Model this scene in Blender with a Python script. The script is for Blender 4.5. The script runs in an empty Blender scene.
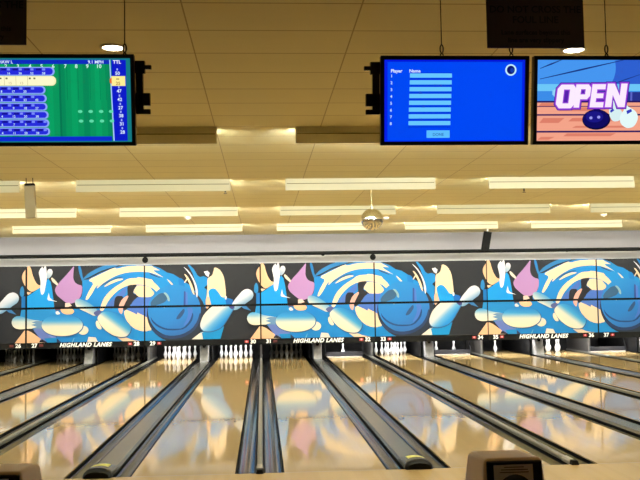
import bpy, math, random
from mathutils import Vector, Matrix
from mathutils.geometry import tessellate_polygon
random.seed(7)
PI = math.pi
scene = bpy.context.scene
COL = scene.collection

# ------------------------------------------------------------------ the place, in metres
LANE_W = 1.054            # width of one lane
GAP_N = 0.508             # narrow gap: two gutters and a rail
GAP_W = 0.680             # wide gap: two gutters and the ball return track
P = 2 * LANE_W + GAP_N + GAP_W   # one pair of lanes
ZC = 3.70                 # ceiling height
Y_MASK = 16.6             # front of the masking units
X0, X1 = -3 * P - 0.45, 4 * P + 0.45
Y_FRONT, Y_WALL, Y_PIT = -12.0, 17.4, 20.75
ROWS = (0.53, 4.9, 9.25, 13.5)   # ceiling light rows


def lane_x(n):
    s = {25: (-2.5, -1), 26: (-2.5, 1), 27: (-1.5, -1), 28: (-1.5, 1), 29: (-.5, -1), 30: (-.5, 1), 31: (.5, -1),
         32: (.5, 1), 33: (1.5, -1), 34: (1.5, 1), 35: (2.5, -1), 36: (2.5, 1), 37: (3.5, -1), 38: (3.5, 1)}[n]
    return s[0] * P + s[1] * (GAP_W / 2 + LANE_W / 2)


def nw(n):
    t = {2: 'twenty', 3: 'thirty'}[n // 10]
    u = ['', '-one', '-two', '-three', '-four', '-five', '-six', '-seven', '-eight', '-nine'][n % 10]
    return t + u


# ------------------------------------------------------------------ colours and materials
def s2l(c):
    c = c / 255.0
    return c / 12.92 if c <= 0.04045 else ((c + 0.055) / 1.055) ** 2.4


def rgb(r, g, b):
    return (s2l(r), s2l(g), s2l(b), 1.0)


def mat(name, col, rough=0.5, metal=0.0, spec=0.5, emit=None, strength=0.0, coat=0.0):
    m = bpy.data.materials.new(name)
    m.use_nodes = True
    b = m.node_tree.nodes['Principled BSDF']
    b.inputs['Base Color'].default_value = col
    b.inputs['Roughness'].default_value = rough
    b.inputs['Metallic'].default_value = metal
    b.inputs['Specular IOR Level'].default_value = spec
    b.inputs['Coat Weight'].default_value = coat
    if emit:
        b.inputs['Emission Color'].default_value = emit
        b.inputs['Emission Strength'].default_value = strength
    return m


def noisy(name, col, col2, scale=(1, 1, 1), rough=0.5, detail=3.0, spec=0.5, bump=0.0, metal=0.0):
    """two close tones mixed by a stretched noise"""
    m = mat(name, col, rough, metal, spec)
    nt = m.node_tree
    b = nt.nodes['Principled BSDF']
    tc = nt.nodes.new('ShaderNodeTexCoord')
    mp = nt.nodes.new('ShaderNodeMapping')
    mp.inputs['Scale'].default_value = scale
    nz = nt.nodes.new('ShaderNodeTexNoise')
    nz.inputs['Scale'].default_value = 1.0
    nz.inputs['Detail'].default_value = detail
    mx = nt.nodes.new('ShaderNodeMix')
    mx.data_type = 'RGBA'
    mx.inputs['A'].default_value = col
    mx.inputs['B'].default_value = col2
    nt.links.new(tc.outputs['Object'], mp.inputs['Vector'])
    nt.links.new(mp.outputs['Vector'], nz.inputs['Vector'])
    nt.links.new(nz.outputs['Fac'], mx.inputs['Factor'])
    nt.links.new(mx.outputs['Result'], b.inputs['Base Color'])
    if bump:
        bp = nt.nodes.new('ShaderNodeBump')
        bp.inputs['Strength'].default_value = bump
        bp.inputs['Distance'].default_value = 0.002
        nt.links.new(nz.outputs['Fac'], bp.inputs['Height'])
        nt.links.new(bp.outputs['Normal'], b.inputs['Normal'])
    return m


def mnode(nt, op, a, b=None):
    n = nt.nodes.new('ShaderNodeMath')
    n.operation = op
    for i, v in enumerate((a, b)):
        if v is None:
            continue
        if isinstance(v, (int, float)):
            n.inputs[i].default_value = v
        else:
            nt.links.new(v, n.inputs[i])
    return n.outputs[0]


def board_wood(name, light, dark, width, rough, spec=0.5):
    """narrow maple boards running along y, each with its own tone"""
    m = mat(name, light, rough, 0.0, spec)
    nt = m.node_tree
    b = nt.nodes['Principled BSDF']
    tc = nt.nodes.new('ShaderNodeTexCoord')
    sp = nt.nodes.new('ShaderNodeSeparateXYZ')
    nt.links.new(tc.outputs['Object'], sp.inputs[0])
    bx = mnode(nt, 'FLOOR', mnode(nt, 'DIVIDE', sp.outputs[0], width))
    by = mnode(nt, 'FLOOR', mnode(nt, 'DIVIDE', mnode(nt, 'ADD', sp.outputs[1], mnode(nt, 'MULTIPLY', bx, 1.37)), 60.0))
    cb = nt.nodes.new('ShaderNodeCombineXYZ')
    nt.links.new(bx, cb.inputs[0])
    nt.links.new(by, cb.inputs[1])
    wn = nt.nodes.new('ShaderNodeTexWhiteNoise')
    nt.links.new(cb.outputs[0], wn.inputs['Vector'])
    mp = nt.nodes.new('ShaderNodeMapping')
    mp.inputs['Scale'].default_value = (9, .5, 9)
    nt.links.new(tc.outputs['Object'], mp.inputs['Vector'])
    nz = nt.nodes.new('ShaderNodeTexNoise')
    nz.inputs['Scale'].default_value = 1.0
    nz.inputs['Detail'].default_value = 4
    nt.links.new(mp.outputs['Vector'], nz.inputs['Vector'])
    f = mnode(nt, 'ADD', mnode(nt, 'MULTIPLY', wn.outputs['Value'], 0.6), mnode(nt, 'MULTIPLY', nz.outputs['Fac'], 0.4))
    mx = nt.nodes.new('ShaderNodeMix')
    mx.data_type = 'RGBA'
    mx.inputs['A'].default_value = light
    mx.inputs['B'].default_value = dark
    nt.links.new(f, mx.inputs['Factor'])
    nt.links.new(mx.outputs['Result'], b.inputs['Base Color'])
    return m


def ceiling_tiles(name, light, dark, seam):
    m = mat(name, light, 0.8, 0.0, 0.2)
    nt = m.node_tree
    b = nt.nodes['Principled BSDF']
    tc = nt.nodes.new('ShaderNodeTexCoord')
    sp = nt.nodes.new('ShaderNodeSeparateXYZ')
    nt.links.new(tc.outputs['Object'], sp.inputs[0])
    tx = mnode(nt, 'DIVIDE', mnode(nt, 'ADD', sp.outputs[0], 0.455), 1.175)
    ty = mnode(nt, 'DIVIDE', mnode(nt, 'ADD', sp.outputs[1], 0.07), 0.6)
    fx, fy = mnode(nt, 'FRACT', tx), mnode(nt, 'FRACT', ty)
    lx = mnode(nt, 'GREATER_THAN', mnode(nt, 'ABSOLUTE', mnode(nt, 'SUBTRACT', fx, 0.5)), 0.5 - 0.0045)
    ly = mnode(nt, 'GREATER_THAN', mnode(nt, 'ABSOLUTE', mnode(nt, 'SUBTRACT', fy, 0.5)), 0.5 - 0.014)
    ln = mnode(nt, 'MAXIMUM', lx, ly)
    cb = nt.nodes.new('ShaderNodeCombineXYZ')
    nt.links.new(mnode(nt, 'FLOOR', tx), cb.inputs[0])
    nt.links.new(mnode(nt, 'FLOOR', ty), cb.inputs[1])
    wn = nt.nodes.new('ShaderNodeTexWhiteNoise')
    nt.links.new(cb.outputs[0], wn.inputs['Vector'])
    mp = nt.nodes.new('ShaderNodeMapping')
    mp.inputs['Scale'].default_value = (0.5, 9, 1)
    nt.links.new(tc.outputs['Object'], mp.inputs['Vector'])
    nz = nt.nodes.new('ShaderNodeTexNoise')
    nz.inputs['Scale'].default_value = 1.0
    nt.links.new(mp.outputs['Vector'], nz.inputs['Vector'])
    f = mnode(nt, 'ADD', mnode(nt, 'MULTIPLY', wn.outputs['Value'], 0.5), mnode(nt, 'MULTIPLY', nz.outputs['Fac'], 0.5))
    mx = nt.nodes.new('ShaderNodeMix')
    mx.data_type = 'RGBA'
    mx.inputs['A'].default_value = light
    mx.inputs['B'].default_value = dark
    nt.links.new(f, mx.inputs['Factor'])
    m2 = nt.nodes.new('ShaderNodeMix')
    m2.data_type = 'RGBA'
    m2.inputs['B'].default_value = seam
    nt.links.new(mx.outputs['Result'], m2.inputs['A'])
    nt.links.new(mnode(nt, 'MULTIPLY', ln, 0.75), m2.inputs['Factor'])
    nt.links.new(m2.outputs['Result'], b.inputs['Base Color'])
    return m


def printed(name, rough=0.45, spec=0.4, emission=0.0):
    m = mat(name, (1, 1, 1, 1), rough, 0, spec)
    nt = m.node_tree
    b = nt.nodes['Principled BSDF']
    a = nt.nodes.new('ShaderNodeAttribute')
    a.attribute_name = 'print'
    if emission:
        b.inputs['Base Color'].default_value = (.01, .01, .012, 1)
        nt.links.new(a.outputs['Color'], b.inputs['Emission Color'])
        b.inputs['Emission Strength'].default_value = emission
    else:
        mu = nt.nodes.new('ShaderNodeMix')                # the inks reflect a little under half of the light
        mu.data_type = 'RGBA'
        mu.blend_type = 'MULTIPLY'
        mu.inputs['Factor'].default_value = 1.0
        mu.inputs['B'].default_value = (.63, .57, .61, 1)
        nt.links.new(a.outputs['Color'], mu.inputs['A'])
        nt.links.new(mu.outputs['Result'], b.inputs['Base Color'])
    return m


def mirror_tiles(name):
    """small mirror facets set in dark joints"""
    m = mat(name, (.86, .86, .84, 1), 0.12, 1.0)
    nt = m.node_tree
    b = nt.nodes['Principled BSDF']
    tc = nt.nodes.new('ShaderNodeTexCoord')
    sp = nt.nodes.new('ShaderNodeSeparateXYZ')
    nt.links.new(tc.outputs['UV'], sp.inputs[0])
    fx = mnode(nt, 'FRACT', mnode(nt, 'MULTIPLY', sp.outputs[0], 36))
    fy = mnode(nt, 'FRACT', mnode(nt, 'MULTIPLY', sp.outputs[1], 18))
    return m


M = {}
M['ceiling'] = ceiling_tiles('ceiling_tile', (.80, .725, .435, 1), (.73, .655, .38, 1), (.36, .26, .13, 1))
M['wall'] = noisy('painted_wall', (.29, .27, .285, 1), (.27, .25, .265, 1), (.6, .6, 2.5), .75)
M['wall_low'] = noisy('wall_lower_pale', (.60, .58, .59, 1), (.55, .535, .54, 1), (.6, .6, 2.5), .75)  # paler tone for the lower stretch of the back wall
M['side_wall'] = noisy('side_wall_paint', (.15, .12, .085, 1), (.12, .10, .075, 1), (.6, .6, .6), .8)
M['lane'] = board_wood('lane_wood', (.50, .345, .145, 1), (.455, .308, .12, 1), 0.081, 0.06, 0.5)
M['approach'] = board_wood('approach_wood', (.55, .375, .155, 1), (.49, .325, .127, 1), 0.06, 0.16, 0.4)
M['foul'] = mat('foul_line_black', (.10, .06, .03, 1), .4)
M['dots'] = mat('lane_mark_brown', (.10, .055, .025, 1), .2)
M['gutter'] = noisy('gutter_plastic', (.004, .004, .004, 1), (.035, .033, .028, 1), (38, .45, 38), .14, 6, .30, .5)
M['track'] = noisy('track_cover_plastic', (.12, .115, .10, 1), (.085, .08, .072, 1), (2, .5, 2), .26, 3, .38)
M['rail'] = noisy('divider_rail_vinyl', (.20, .19, .15, 1), (.14, .13, .105, 1), (4, .8, 4), .3)
M['rail_tip'] = mat('rail_tip_grey', (.42, .38, .32, 1), .3)
M['black'] = noisy('matt_black', (.006, .006, .0065, 1), (.010, .010, .010, 1), (5, 5, 5), .75, 3, .02)
M['blackgloss'] = mat('gloss_black', (.010, .010, .011, 1), .2)
M['rubber'] = mat('black_rubber', (.010, .009, .008, 1), .6, 0, .15)
M['yellow'] = mat('yellow_stripe', (.66, .62, .12, 1), .45)
M['pit'] = noisy('pit_dark', (.010, .010, .010, 1), (.018, .017, .016, 1), (3, 3, 3), .9, 3, .1)
M['kick'] = noisy('kickback_grey', (.045, .042, .038, 1), (.028, .027, .026, 1), (4, 4, 2), .45)
M['edge'] = noisy('kickback_edge_grey', (.13, .125, .115, 1), (.06, .058, .056, 1), (6, 6, 4), .5)
M['lift'] = noisy('lift_hood_grey', (.36, .35, .345, 1), (.07, .07, .072, 1), (8, 3, 6), .4)
M['pin'] = mat('pin_white', (.90, .89, .86, 1), .25, 0, .5, coat=.3)
M['sweep'] = mat('sweep_board_grey', (.016, .016, .019, 1), .5, 0, .15)
M['sweep_edge'] = mat('sweep_edge_white', (.50, .47, .43, 1), .5)
M['print'] = printed('mask_print', .6, .1)
M['letter'] = mat('letter_white', (.85, .85, .82, 1), .5)
M['red_on'] = mat('indicator_red_lit', (.30, .012, .012, 1), .4, emit=(1, .03, .03, 1), strength=.05)
M['red_core'] = mat('indicator_core_lit', (.8, .3, .3, 1), .3, emit=(1, .5, .5, 1), strength=.2)
M['red_off'] = mat('indicator_red_dark', (.09, .008, .006, 1), .35)
M['valance'] = noisy('valance_cream', (.86, .83, .64, 1), (.83, .80, .61, 1), (1.5, 1.5, 1.5), .55)
M['seam'] = mat('gap_shade_beige', (.30, .27, .14, 1), .6, 0, .1)
M['housing'] = mat('fixture_white', (.82, .78, .66, 1), .5)
M['tube_on'] = mat('tube_bright', (.9, .9, .9, 1), .4, emit=(.98, .99, .88, 1), strength=340.0)
M['tube_dim'] = mat('tube_dim', (.9, .9, .9, 1), .4, emit=(.93, 1, .84, 1), strength=150.0)
M['pit_tube'] = mat('pit_tube', (.9, .9, .9, 1), .4, emit=(.97, .98, 1, 1), strength=620.0)
M['lens'] = mat('downlight_lens', (.9, .9, .9, 1), .4, emit=(1, .84, .58, 1), strength=25.0)
M['trim_white'] = mat('downlight_trim', (.80, .76, .66, 1), .5)
M['screen'] = printed('screen_pixels', .25, .4, 1.0)
M['bezel'] = mat('bezel_black', (.008, .008, .009, 1), .35)
M['steel_dark'] = mat('dark_steel', (.03, .027, .025, 1), .4, .6)
M['sign'] = mat('sign_dark_brown', (.050, .034, .028, 1), .55)
M['sign_letter'] = mat('sign_letter_black', (.0035, .003, .003, 1), .5)
M['white_plastic'] = mat('white_plastic', (.85, .84, .80, 1), .4)
M['tan_panel'] = noisy('tan_panel_paint', (.44, .36, .22, 1), (.40, .33, .20, 1), (3, 3, 3), .6)
M['hood'] = noisy('hood_tan_plastic', (.60, .40, .20, 1), (.50, .33, .16, 1), (6, 6, 6), .38)
M['card'] = mat('label_card', (.62, .60, .66, 1), .5)
M['card_ink'] = mat('label_ink', (.03, .028, .04, 1), .5)
M['silver'] = mat('mirror_facet', (.93, .93, .91, 1), .13, 1.0)
M['cord'] = mat('pale_wire', (.62, .56, .40, 1), .5)


# ------------------------------------------------------------------ mesh building
class MB:
    def __init__(self):
        self.v, self.f, self.m, self.c, self.s = [], [], [], [], []

    def face(self, pts, mi=0, col=None, smooth=False):
        i = len(self.v)
        self.v += [tuple(p) for p in pts]
        self.f.append(tuple(range(i, i + len(pts))))
        self.m.append(mi)
        self.s.append(smooth)
        self.c.append(col if isinstance(col, list) else [col] * len(pts))

    def grid(self, rows, mi=0, close_u=False, smooth=True, flip=False):
        """rows of points sharing vertices, so that shading is smooth"""
        i0 = len(self.v)
        n = len(rows[0])
        for r in rows:
            self.v += [tuple(p) for p in r]
        for a in range(len(rows) - 1):
            for b in range(n if close_u else n - 1):
                b2 = (b + 1) % n
                q = (i0 + a * n + b, i0 + a * n + b2, i0 + (a + 1) * n + b2, i0 + (a + 1) * n + b)
                self.f.append(q[::-1] if flip else q)
                self.m.append(mi)
                self.s.append(smooth)
                self.c.append([None] * 4)

    def box(self, x0, x1, y0, y1, z0, z1, mi=0, col=None):
        a = [(x0, y0, z0), (x1, y0, z0), (x1, y1, z0), (x0, y1, z0), (x0, y0, z1), (x1, y0, z1), (x1, y1, z1), (x0, y1, z1)]
        for q in ((0, 3, 2, 1), (4, 5, 6, 7), (0, 1, 5, 4), (1, 2, 6, 5), (2, 3, 7, 6), (3, 0, 4, 7)):
            self.face([a[k] for k in q], mi, col)

    def hull8(self, bottom, top, mi=0):
        """a box with any four bottom and four top corners (counter-clockwise from above)"""
        self.face(bottom[::-1], mi)
        self.face(top, mi)
        for k in range(4):
            j = (k + 1) % 4
            self.face([bottom[k], bottom[j], top[j], top[k]], mi)

    def extrude_x(self, prof, x0, x1, mi=0, smooth=False):
        """prof: closed outline (y, z), counter-clockwise seen from +x"""
        n = len(prof)
        self.face([(x1, y, z) for y, z in prof], mi)
        self.face([(x0, y, z) for y, z in prof][::-1], mi)
        for k in range(n):
            (ya, za), (yb, zb) = prof[k], prof[(k + 1) % n]
            self.face([(x0, ya, za), (x0, yb, zb), (x1, yb, zb), (x1, ya, za)][::-1], mi, None, smooth)

    def extrude_y(self, prof, y0, y1, mi=0):
        """prof: closed outline (x, z), counter-clockwise seen from -y"""
        n = len(prof)
        self.face([(x, y0, z) for x, z in prof], mi)
        self.face([(x, y1, z) for x, z in prof][::-1], mi)
        for k in range(n):
            (xa, za), (xb, zb) = prof[k], prof[(k + 1) % n]
            self.face([(xa, y0, za), (xa, y1, za), (xb, y1, zb), (xb, y0, zb)], mi)

    def tube(self, p0, p1, r, n=12, mi=0, r2=None):
        p0, p1 = Vector(p0), Vector(p1)
        d = (p1 - p0).normalized()
        u = d.orthogonal().normalized()
        w = d.cross(u)
        r2 = r if r2 is None else r2
        A = [p0 + (u * math.cos(2 * PI * k / n) + w * math.sin(2 * PI * k / n)) * r for k in range(n)]
        B = [p1 + (u * math.cos(2 * PI * k / n) + w * math.sin(2 * PI * k / n)) * r2 for k in range(n)]
        self.grid([A, B], mi, True)
        self.face(A[::-1], mi)
        self.face(B, mi)

    def lathe(self, prof, n=16, mi=0, c=(0, 0, 0)):
        rows = [[(c[0] + r * math.cos(2 * PI * k / n), c[1] + r * math.sin(2 * PI * k / n), c[2] + z) for k in range(n)] for r, z in prof]
        self.grid(rows, mi, True)

    def ring(self, c, rx, rz, r, n=20, k=8, mi=0):
        """an oval link standing in the x-z plane"""
        rows = []
        for i in range(n + 1):
            a = 2 * PI * i / n
            ca, sa = math.cos(a), math.sin(a)
            rows.append([(c[0] + (rx + r * math.cos(b)) * ca, c[1] + r * math.sin(b), c[2] + (rz + r * math.cos(b)) * sa)
                         for b in (2 * PI * j / k for j in range(k))])
        self.grid(rows, mi, True, True, True)

    def build(self, name, mats, parent=None, loc=(0, 0, 0), attr=False, bevel=0.0, seg=2):
        me = bpy.data.meshes.new(name)
        me.from_pydata(self.v, [], self.f)
        mats = mats if isinstance(mats, (list, tuple)) else [mats]
        for m in mats:
            me.materials.append(m)
        me.polygons.foreach_set('material_index', self.m)
        me.polygons.foreach_set('use_smooth', self.s)
        if attr:
            at = me.color_attributes.new('print', 'FLOAT_COLOR', 'CORNER')
            flat = []
            for cs in self.c:
                for c in cs:
                    flat += list(c) if c else [.02, .02, .02, 1]
            at.data.foreach_set('color', flat)
        me.update()
        o = bpy.data.objects.new(name, me)
        COL.objects.link(o)
        o.location = loc
        if parent:
            o.parent = parent
        if bevel:
            b = o.modifiers.new('bevel', 'BEVEL')
            b.width = bevel
            b.segments = seg
            b.limit_method = 'ANGLE'
            b.angle_limit = math.radians(40)
            w = o.modifiers.new('weld', 'WELD')
            w.merge_threshold = 1e-5
            o.modifiers.move(1, 0)
        return o


def thing(name, label, cat, loc=(0, 0, 0), group=None, rot=(0, 0, 0)):
    o = bpy.data.objects.new(name, None)
    o.empty_display_size = .1
    COL.objects.link(o)
    o.location = loc
    o.rotation_euler = rot
    return tag(o, label, cat, group)


def tag(o, label, cat, group=None):
    o['label'] = label
    o['category'] = cat
    if group:
        o['group'] = group
    return o


def struct(o):
    o['kind'] = 'structure'
    return o


def kids(o):
    return [c for c in COL.objects if c.parent is o]


def dup(o, label, loc, group=None, parent=None):
    """copy a thing, its parts and their sub-parts"""
    c = o.copy()
    COL.objects.link(c)
    c.location = loc
    c['label'] = label
    if group:
        c['group'] = group
    for ch in o.children:
        d = ch.copy()
        COL.objects.link(d)
        d.parent = c
        for g in ch.children:
            e = g.copy()
            COL.objects.link(e)
            e.parent = d
    return c


# ------------------------------------------------------------------ lettering and print
_tc = {}


def text2d(body, size, shear=0.0, bold=0.0, space=1.0):
    """triangles of a word, centred on its width, baseline at zero"""
    key = (body, size, shear, bold, space)
    if key in _tc:
        return _tc[key]
    cu = bpy.data.curves.new('lettering', 'FONT')
    cu.body = body
    cu.size = size
    cu.shear = shear
    cu.offset = bold
    cu.space_character = space
    cu.resolution_u = 3
    cu.align_x = 'CENTER'
    o = bpy.data.objects.new('lettering', cu)
    COL.objects.link(o)
    dg = bpy.context.evaluated_depsgraph_get()
    me = bpy.data.meshes.new_from_object(o.evaluated_get(dg))
    vs = [(v.co.x, v.co.y) for v in me.vertices]
    tris = []
    for p in me.polygons:
        t = [vs[i] for i in p.vertices]
        a = sum(t[i][0] * t[(i + 1) % len(t)][1] - t[(i + 1) % len(t)][0] * t[i][1] for i in range(len(t)))
        tris.append(t if a > 0 else t[::-1])
    bpy.data.objects.remove(o)
    bpy.data.curves.remove(cu)
    bpy.data.meshes.remove(me)
    _tc[key] = tris
    return tris


def chaikin(pts, it, w=0.22):
    for _ in range(it):
        o = []
        n = len(pts)
        for i in range(n):
            a, b = pts[i], pts[(i + 1) % n]
            o.append((a[0] * (1 - w) + b[0] * w, a[1] * (1 - w) + b[1] * w))
            o.append((a[0] * w + b[0] * (1 - w), a[1] * w + b[1] * (1 - w)))
        pts = o
    return pts


def tri2d(pts):
    idx = tessellate_polygon([[Vector((a, b, 0)) for a, b in pts]])
    out = []
    for t in idx:
        q = [pts[i] for i in t]
        ar = (q[1][0] - q[0][0]) * (q[2][1] - q[0][1]) - (q[2][0] - q[0][0]) * (q[1][1] - q[0][1])
        if abs(ar) > 1e-9:
            out.append(q if ar > 0 else q[::-1])
    return out


def clip(poly, nx, ny, d):
    """keep nx*x + ny*y >= d"""
    out = []
    for i in range(len(poly)):
        a, b = poly[i], poly[(i + 1) % len(poly)]
        da, db = nx * a[0] + ny * a[1] - d, nx * b[0] + ny * b[1] - d
        if da >= 0:
            out.append(a)
        if (da >= 0) != (db >= 0):
            t = da / (da - db)
            out.append((a[0] + (b[0] - a[0]) * t, a[1] + (b[1] - a[1]) * t))
    return out


def clip_rect(poly, r):
    for nx, ny, d in ((1, 0, r[0]), (-1, 0, -r[1]), (0, 1, r[2]), (0, -1, -r[3])):
        poly = clip(poly, nx, ny, d)
        if len(poly) < 3:
            return []
    return poly


def stroke(pts, w):
    """a ribbon along a line, thin at both ends"""
    n = len(pts)
    L, R = [], []
    for i, p in enumerate(pts):
        a, b = pts[max(0, i - 1)], pts[min(n - 1, i + 1)]
        dx, dy = b[0] - a[0], b[1] - a[1]
        l = math.hypot(dx, dy) or 1
        h = w / 2 * (0.35 if i in (0, n - 1) else 1)
        L.append((p[0] - dy / l * h, p[1] + dx / l * h))
        R.append((p[0] + dy / l * h, p[1] - dx / l * h))
    return L + R[::-1]


class Print:
    """flat print in a panel's own plane: u to the right, v up, faces -y; each ink lies a hair above the last"""
    def __init__(self, mb, rect, y=0.0, eps=0.0005, du=0.0, dv=0.0):
        self.mb, self.rect, self.y, self.eps, self.k, self.du, self.dv = mb, rect, y, eps, 0, du, dv

    def put(self, tris, colf):
        self.k += 1
        y = self.y - self.k * self.eps
        for t in tris:
            q = clip_rect(t, self.rect)
            if q:
                self.mb.face([(a + self.du, y, b + self.dv) for a, b in q], 0, [colf(p) for p in q])

    def poly(self, pts, col, smooth=0):
        c = rgb(*col)
        self.put(tri2d(chaikin(pts, smooth) if smooth else pts), lambda p: c)

    def rectf(self, a0, a1, b0, b1, col):
        c = rgb(*col)
        self.put([[(a0, b0), (a1, b0), (a1, b1), (a0, b1)]], lambda p: c)

    def ell(self, cx, cy, rx, ry, col, n=28):
        self.poly([(cx + rx * math.cos(2 * PI * k / n), cy + ry * math.sin(2 * PI * k / n)) for k in range(n)], col)

    def grad(self, pts, stops, ax, smooth=0, n=14):
        (x0, y0), (x1, y1) = ax
        dx, dy = x1 - x0, y1 - y0
        ll = dx * dx + dy * dy

        def colf(p):
            t = max(0, min(1, ((p[0] - x0) * dx + (p[1] - y0) * dy) / ll))
            for (ta, ca), (tb, cb) in zip(stops, stops[1:]):
                if t <= tb:
                    k = (t - ta) / (tb - ta) if tb > ta else 0
                    return rgb(*[a + (b - a) * k for a, b in zip(ca, cb)])
            return rgb(*stops[-1][1])
        tris = []
        for t in tri2d(chaikin(pts, smooth) if smooth else pts):
            for i in range(n):
                lo, hi = (i / n if i else -9), ((i + 1) / n if i < n - 1 else 9)
                q = clip(t, dx, dy, x0 * dx + y0 * dy + lo * ll)
                q = clip(q, -dx, -dy, -(x0 * dx + y0 * dy + hi * ll)) if len(q) > 2 else []
                if len(q) > 2:
                    tris.append(q)
        self.put(tris, colf)

    def text(self, body, cx, cy, size, col, shear=0.0, bold=0.0, space=1.0, sx=1.0):
        c = rgb(*col)
        self.put([[(a * sx + cx, b + cy) for a, b in t] for t in text2d(body, size, shear, bold, space)], lambda p: c)



# ------------------------------------------------------------------ room shell
b = MB(); b.box(X0, X1, Y_FRONT, 0.0, -0.12, 0.0)
struct(b.build('floor', M['approach']))
b = MB(); b.box(X0, X1, 0.0, Y_PIT, -0.34, -0.22)
struct(b.build('trim_1', M['pit']))                      # sub-floor under the lanes and the pit
b = MB(); b.box(X0, X1, Y_FRONT, Y_WALL + .1, ZC, ZC + .1)
struct(b.build('ceiling', M['ceiling']))
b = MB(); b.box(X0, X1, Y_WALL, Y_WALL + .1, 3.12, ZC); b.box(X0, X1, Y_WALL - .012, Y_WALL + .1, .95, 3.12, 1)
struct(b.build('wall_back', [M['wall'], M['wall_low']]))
b = MB(); b.box(X0, X1, Y_FRONT - .1, Y_FRONT, 0, ZC)
struct(b.build('wall_front', M['side_wall']))
b = MB(); b.box(X0 - .1, X0, Y_FRONT - .1, Y_PIT + .1, -.34, ZC)
struct(b.build('wall_left', M['side_wall']))
b = MB(); b.box(X1, X1 + .1, Y_FRONT - .1, Y_PIT + .1, -.34, ZC)
struct(b.build('wall_right', M['side_wall']))
b = MB(); b.box(X0, X1, Y_PIT, Y_PIT + .1, -.34, .99)
struct(b.build('wall_pit', M['pit']))
b = MB(); b.box(X0, X1, Y_MASK + .12, Y_PIT, .93, .95)
struct(b.build('trim_2', M['pit']))                      # unseen roof over the pits, added to keep lamp light out

# ------------------------------------------------------------------ lanes
LANE_GROUP = 'bowling lanes'


def make_lane(n, state):
    m = MB()
    h = LANE_W / 2
    m.box(-h, h, 0.012, 19.42, -.16, 0)
    m.box(-h, h, 0.0, 0.012, -.16, 0.0, 1)
    for k in range(-3, 4):                                # aiming arrows
        x, y = k * .135, 4.45 - abs(k) * .17
        m.face([(x - .018, y, .0006), (x + .018, y, .0006), (x, y + .16, .0006)], 2)
    for k in range(39):                                   # dark ends of the boards at the splice
        if k % 2 == 0:
            x = -h + .0135 + k * .027
            m.face([(x - .0105, 4.20, .0005), (x + .0105, 4.20, .0005), (x + .0105, 4.34, .0005), (x - .0105, 4.34, .0005)], 2)
    o = m.build('bowling_lane', [M['lane'], M['foul'], M['dots']], loc=(lane_x(n), 0, 0))
    return tag(o, state, 'bowling lane', LANE_GROUP)


lane_note = {25: 'glossy maple bowling lane left of lane 26, outermost on the left',
             26: 'glossy maple bowling lane ending under the white number 26',
             27: 'glossy maple bowling lane ending under the white number 27',
             28: 'glossy maple bowling lane 28, left of the lane with the leftmost brightly lit rack',
             29: 'glossy maple bowling lane leading to the leftmost brightly lit rack of pins',
             30: 'glossy maple bowling lane ending under the white number 30 with a full lit rack',
             31: 'glossy maple bowling lane ending under the white number 31 with a dark rack',
             32: 'glossy maple bowling lane 32 with a single pin left standing behind a dark bar',
             33: 'glossy maple bowling lane 33 with the brightest full rack of pins',
             34: 'glossy maple bowling lane ending under the number 34 with two pins behind a bar',
             35: 'glossy maple bowling lane ending under the number 35 with one pin standing',
             36: 'glossy maple bowling lane 36 with a cluster of five pins standing',
             37: 'glossy maple bowling lane 37 with one pin beside its left edge',
             38: 'glossy maple bowling lane 38, outermost on the right'}
for n in range(25, 39):
    make_lane(n, lane_note[n])


def channel(x0, x1, y0, y1, depth, ztop):
    """outline of a shallow round gutter, open at the top"""
    m = MB()
    n = 12
    top = []
    for k in range(n + 1):
        t = k / n
        a = PI * t
        top.append((x0 + (x1 - x0) * (0.5 - 0.5 * math.cos(a) * (1 - .12 * math.sin(a) ** 2)), ztop - depth * math.sin(a) ** .8))
    m.grid([[(x, y0, z) for x, z in top], [(x, y1, z) for x, z in top]], 0)
    low = [(x1, -.19), (x0, -.19)]
    out = top + low
    m.face([(x, y0, z) for x, z in out][::-1], 0)
    m.face([(x, y1, z) for x, z in out], 0)
    m.face([(x0, y0, -.19), (x1, y0, -.19), (x1, y1, -.19), (x0, y1, -.19)][::-1], 0)
    m.face([(x0, y0, ztop), (x0, y0, -.19), (x0, y1, -.19), (x0, y1, ztop)], 0)
    m.face([(x1, y0, ztop), (x1, y0, -.19), (x1, y1, -.19), (x1, y1, ztop)][::-1], 0)
    m.box(x0, x0 + .011, y0, y1, ztop - .045, ztop + .003, 1)  # black strips paint in the shade along both gutter edges
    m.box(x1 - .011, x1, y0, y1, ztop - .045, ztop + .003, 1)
    return m


def make_divider():
    r = thing('lane_divider', 'x', 'lane divider', (0, 0, 0), 'gutter dividers between lanes')
    g = GAP_N / 2
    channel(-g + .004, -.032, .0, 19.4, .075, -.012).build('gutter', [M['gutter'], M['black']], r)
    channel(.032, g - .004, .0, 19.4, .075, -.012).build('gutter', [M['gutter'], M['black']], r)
    m = MB(); m.extrude_y([(-.031, -.19), (.031, -.19), (.031, .022), (.022, .034), (-.022, .034), (-.031, .022)], .02, 19.4)
    m.build('divider_rail', M['rail'], r)
    m = MB()
    prof = [(-.036, -.06), (.036, -.06), (.036, .024), (.02, .042), (-.02, .042), (-.036, .024)]
    m.extrude_y(prof, -.012, .30)
    e = m.build('end_sleeve', M['rail_tip'], r, bevel=.004)
    m = MB(); m.hull8([(-.04, -.05, .0), (.04, -.05, .0), (.044, .03, .0), (-.044, .03, .0)],
                      [(-.026, -.035, .045), (.026, -.035, .045), (.034, .03, .048), (-.034, .03, .048)])
    m.build('rubber_nose', M['rubber'], e, bevel=.006)
    return r


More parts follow.
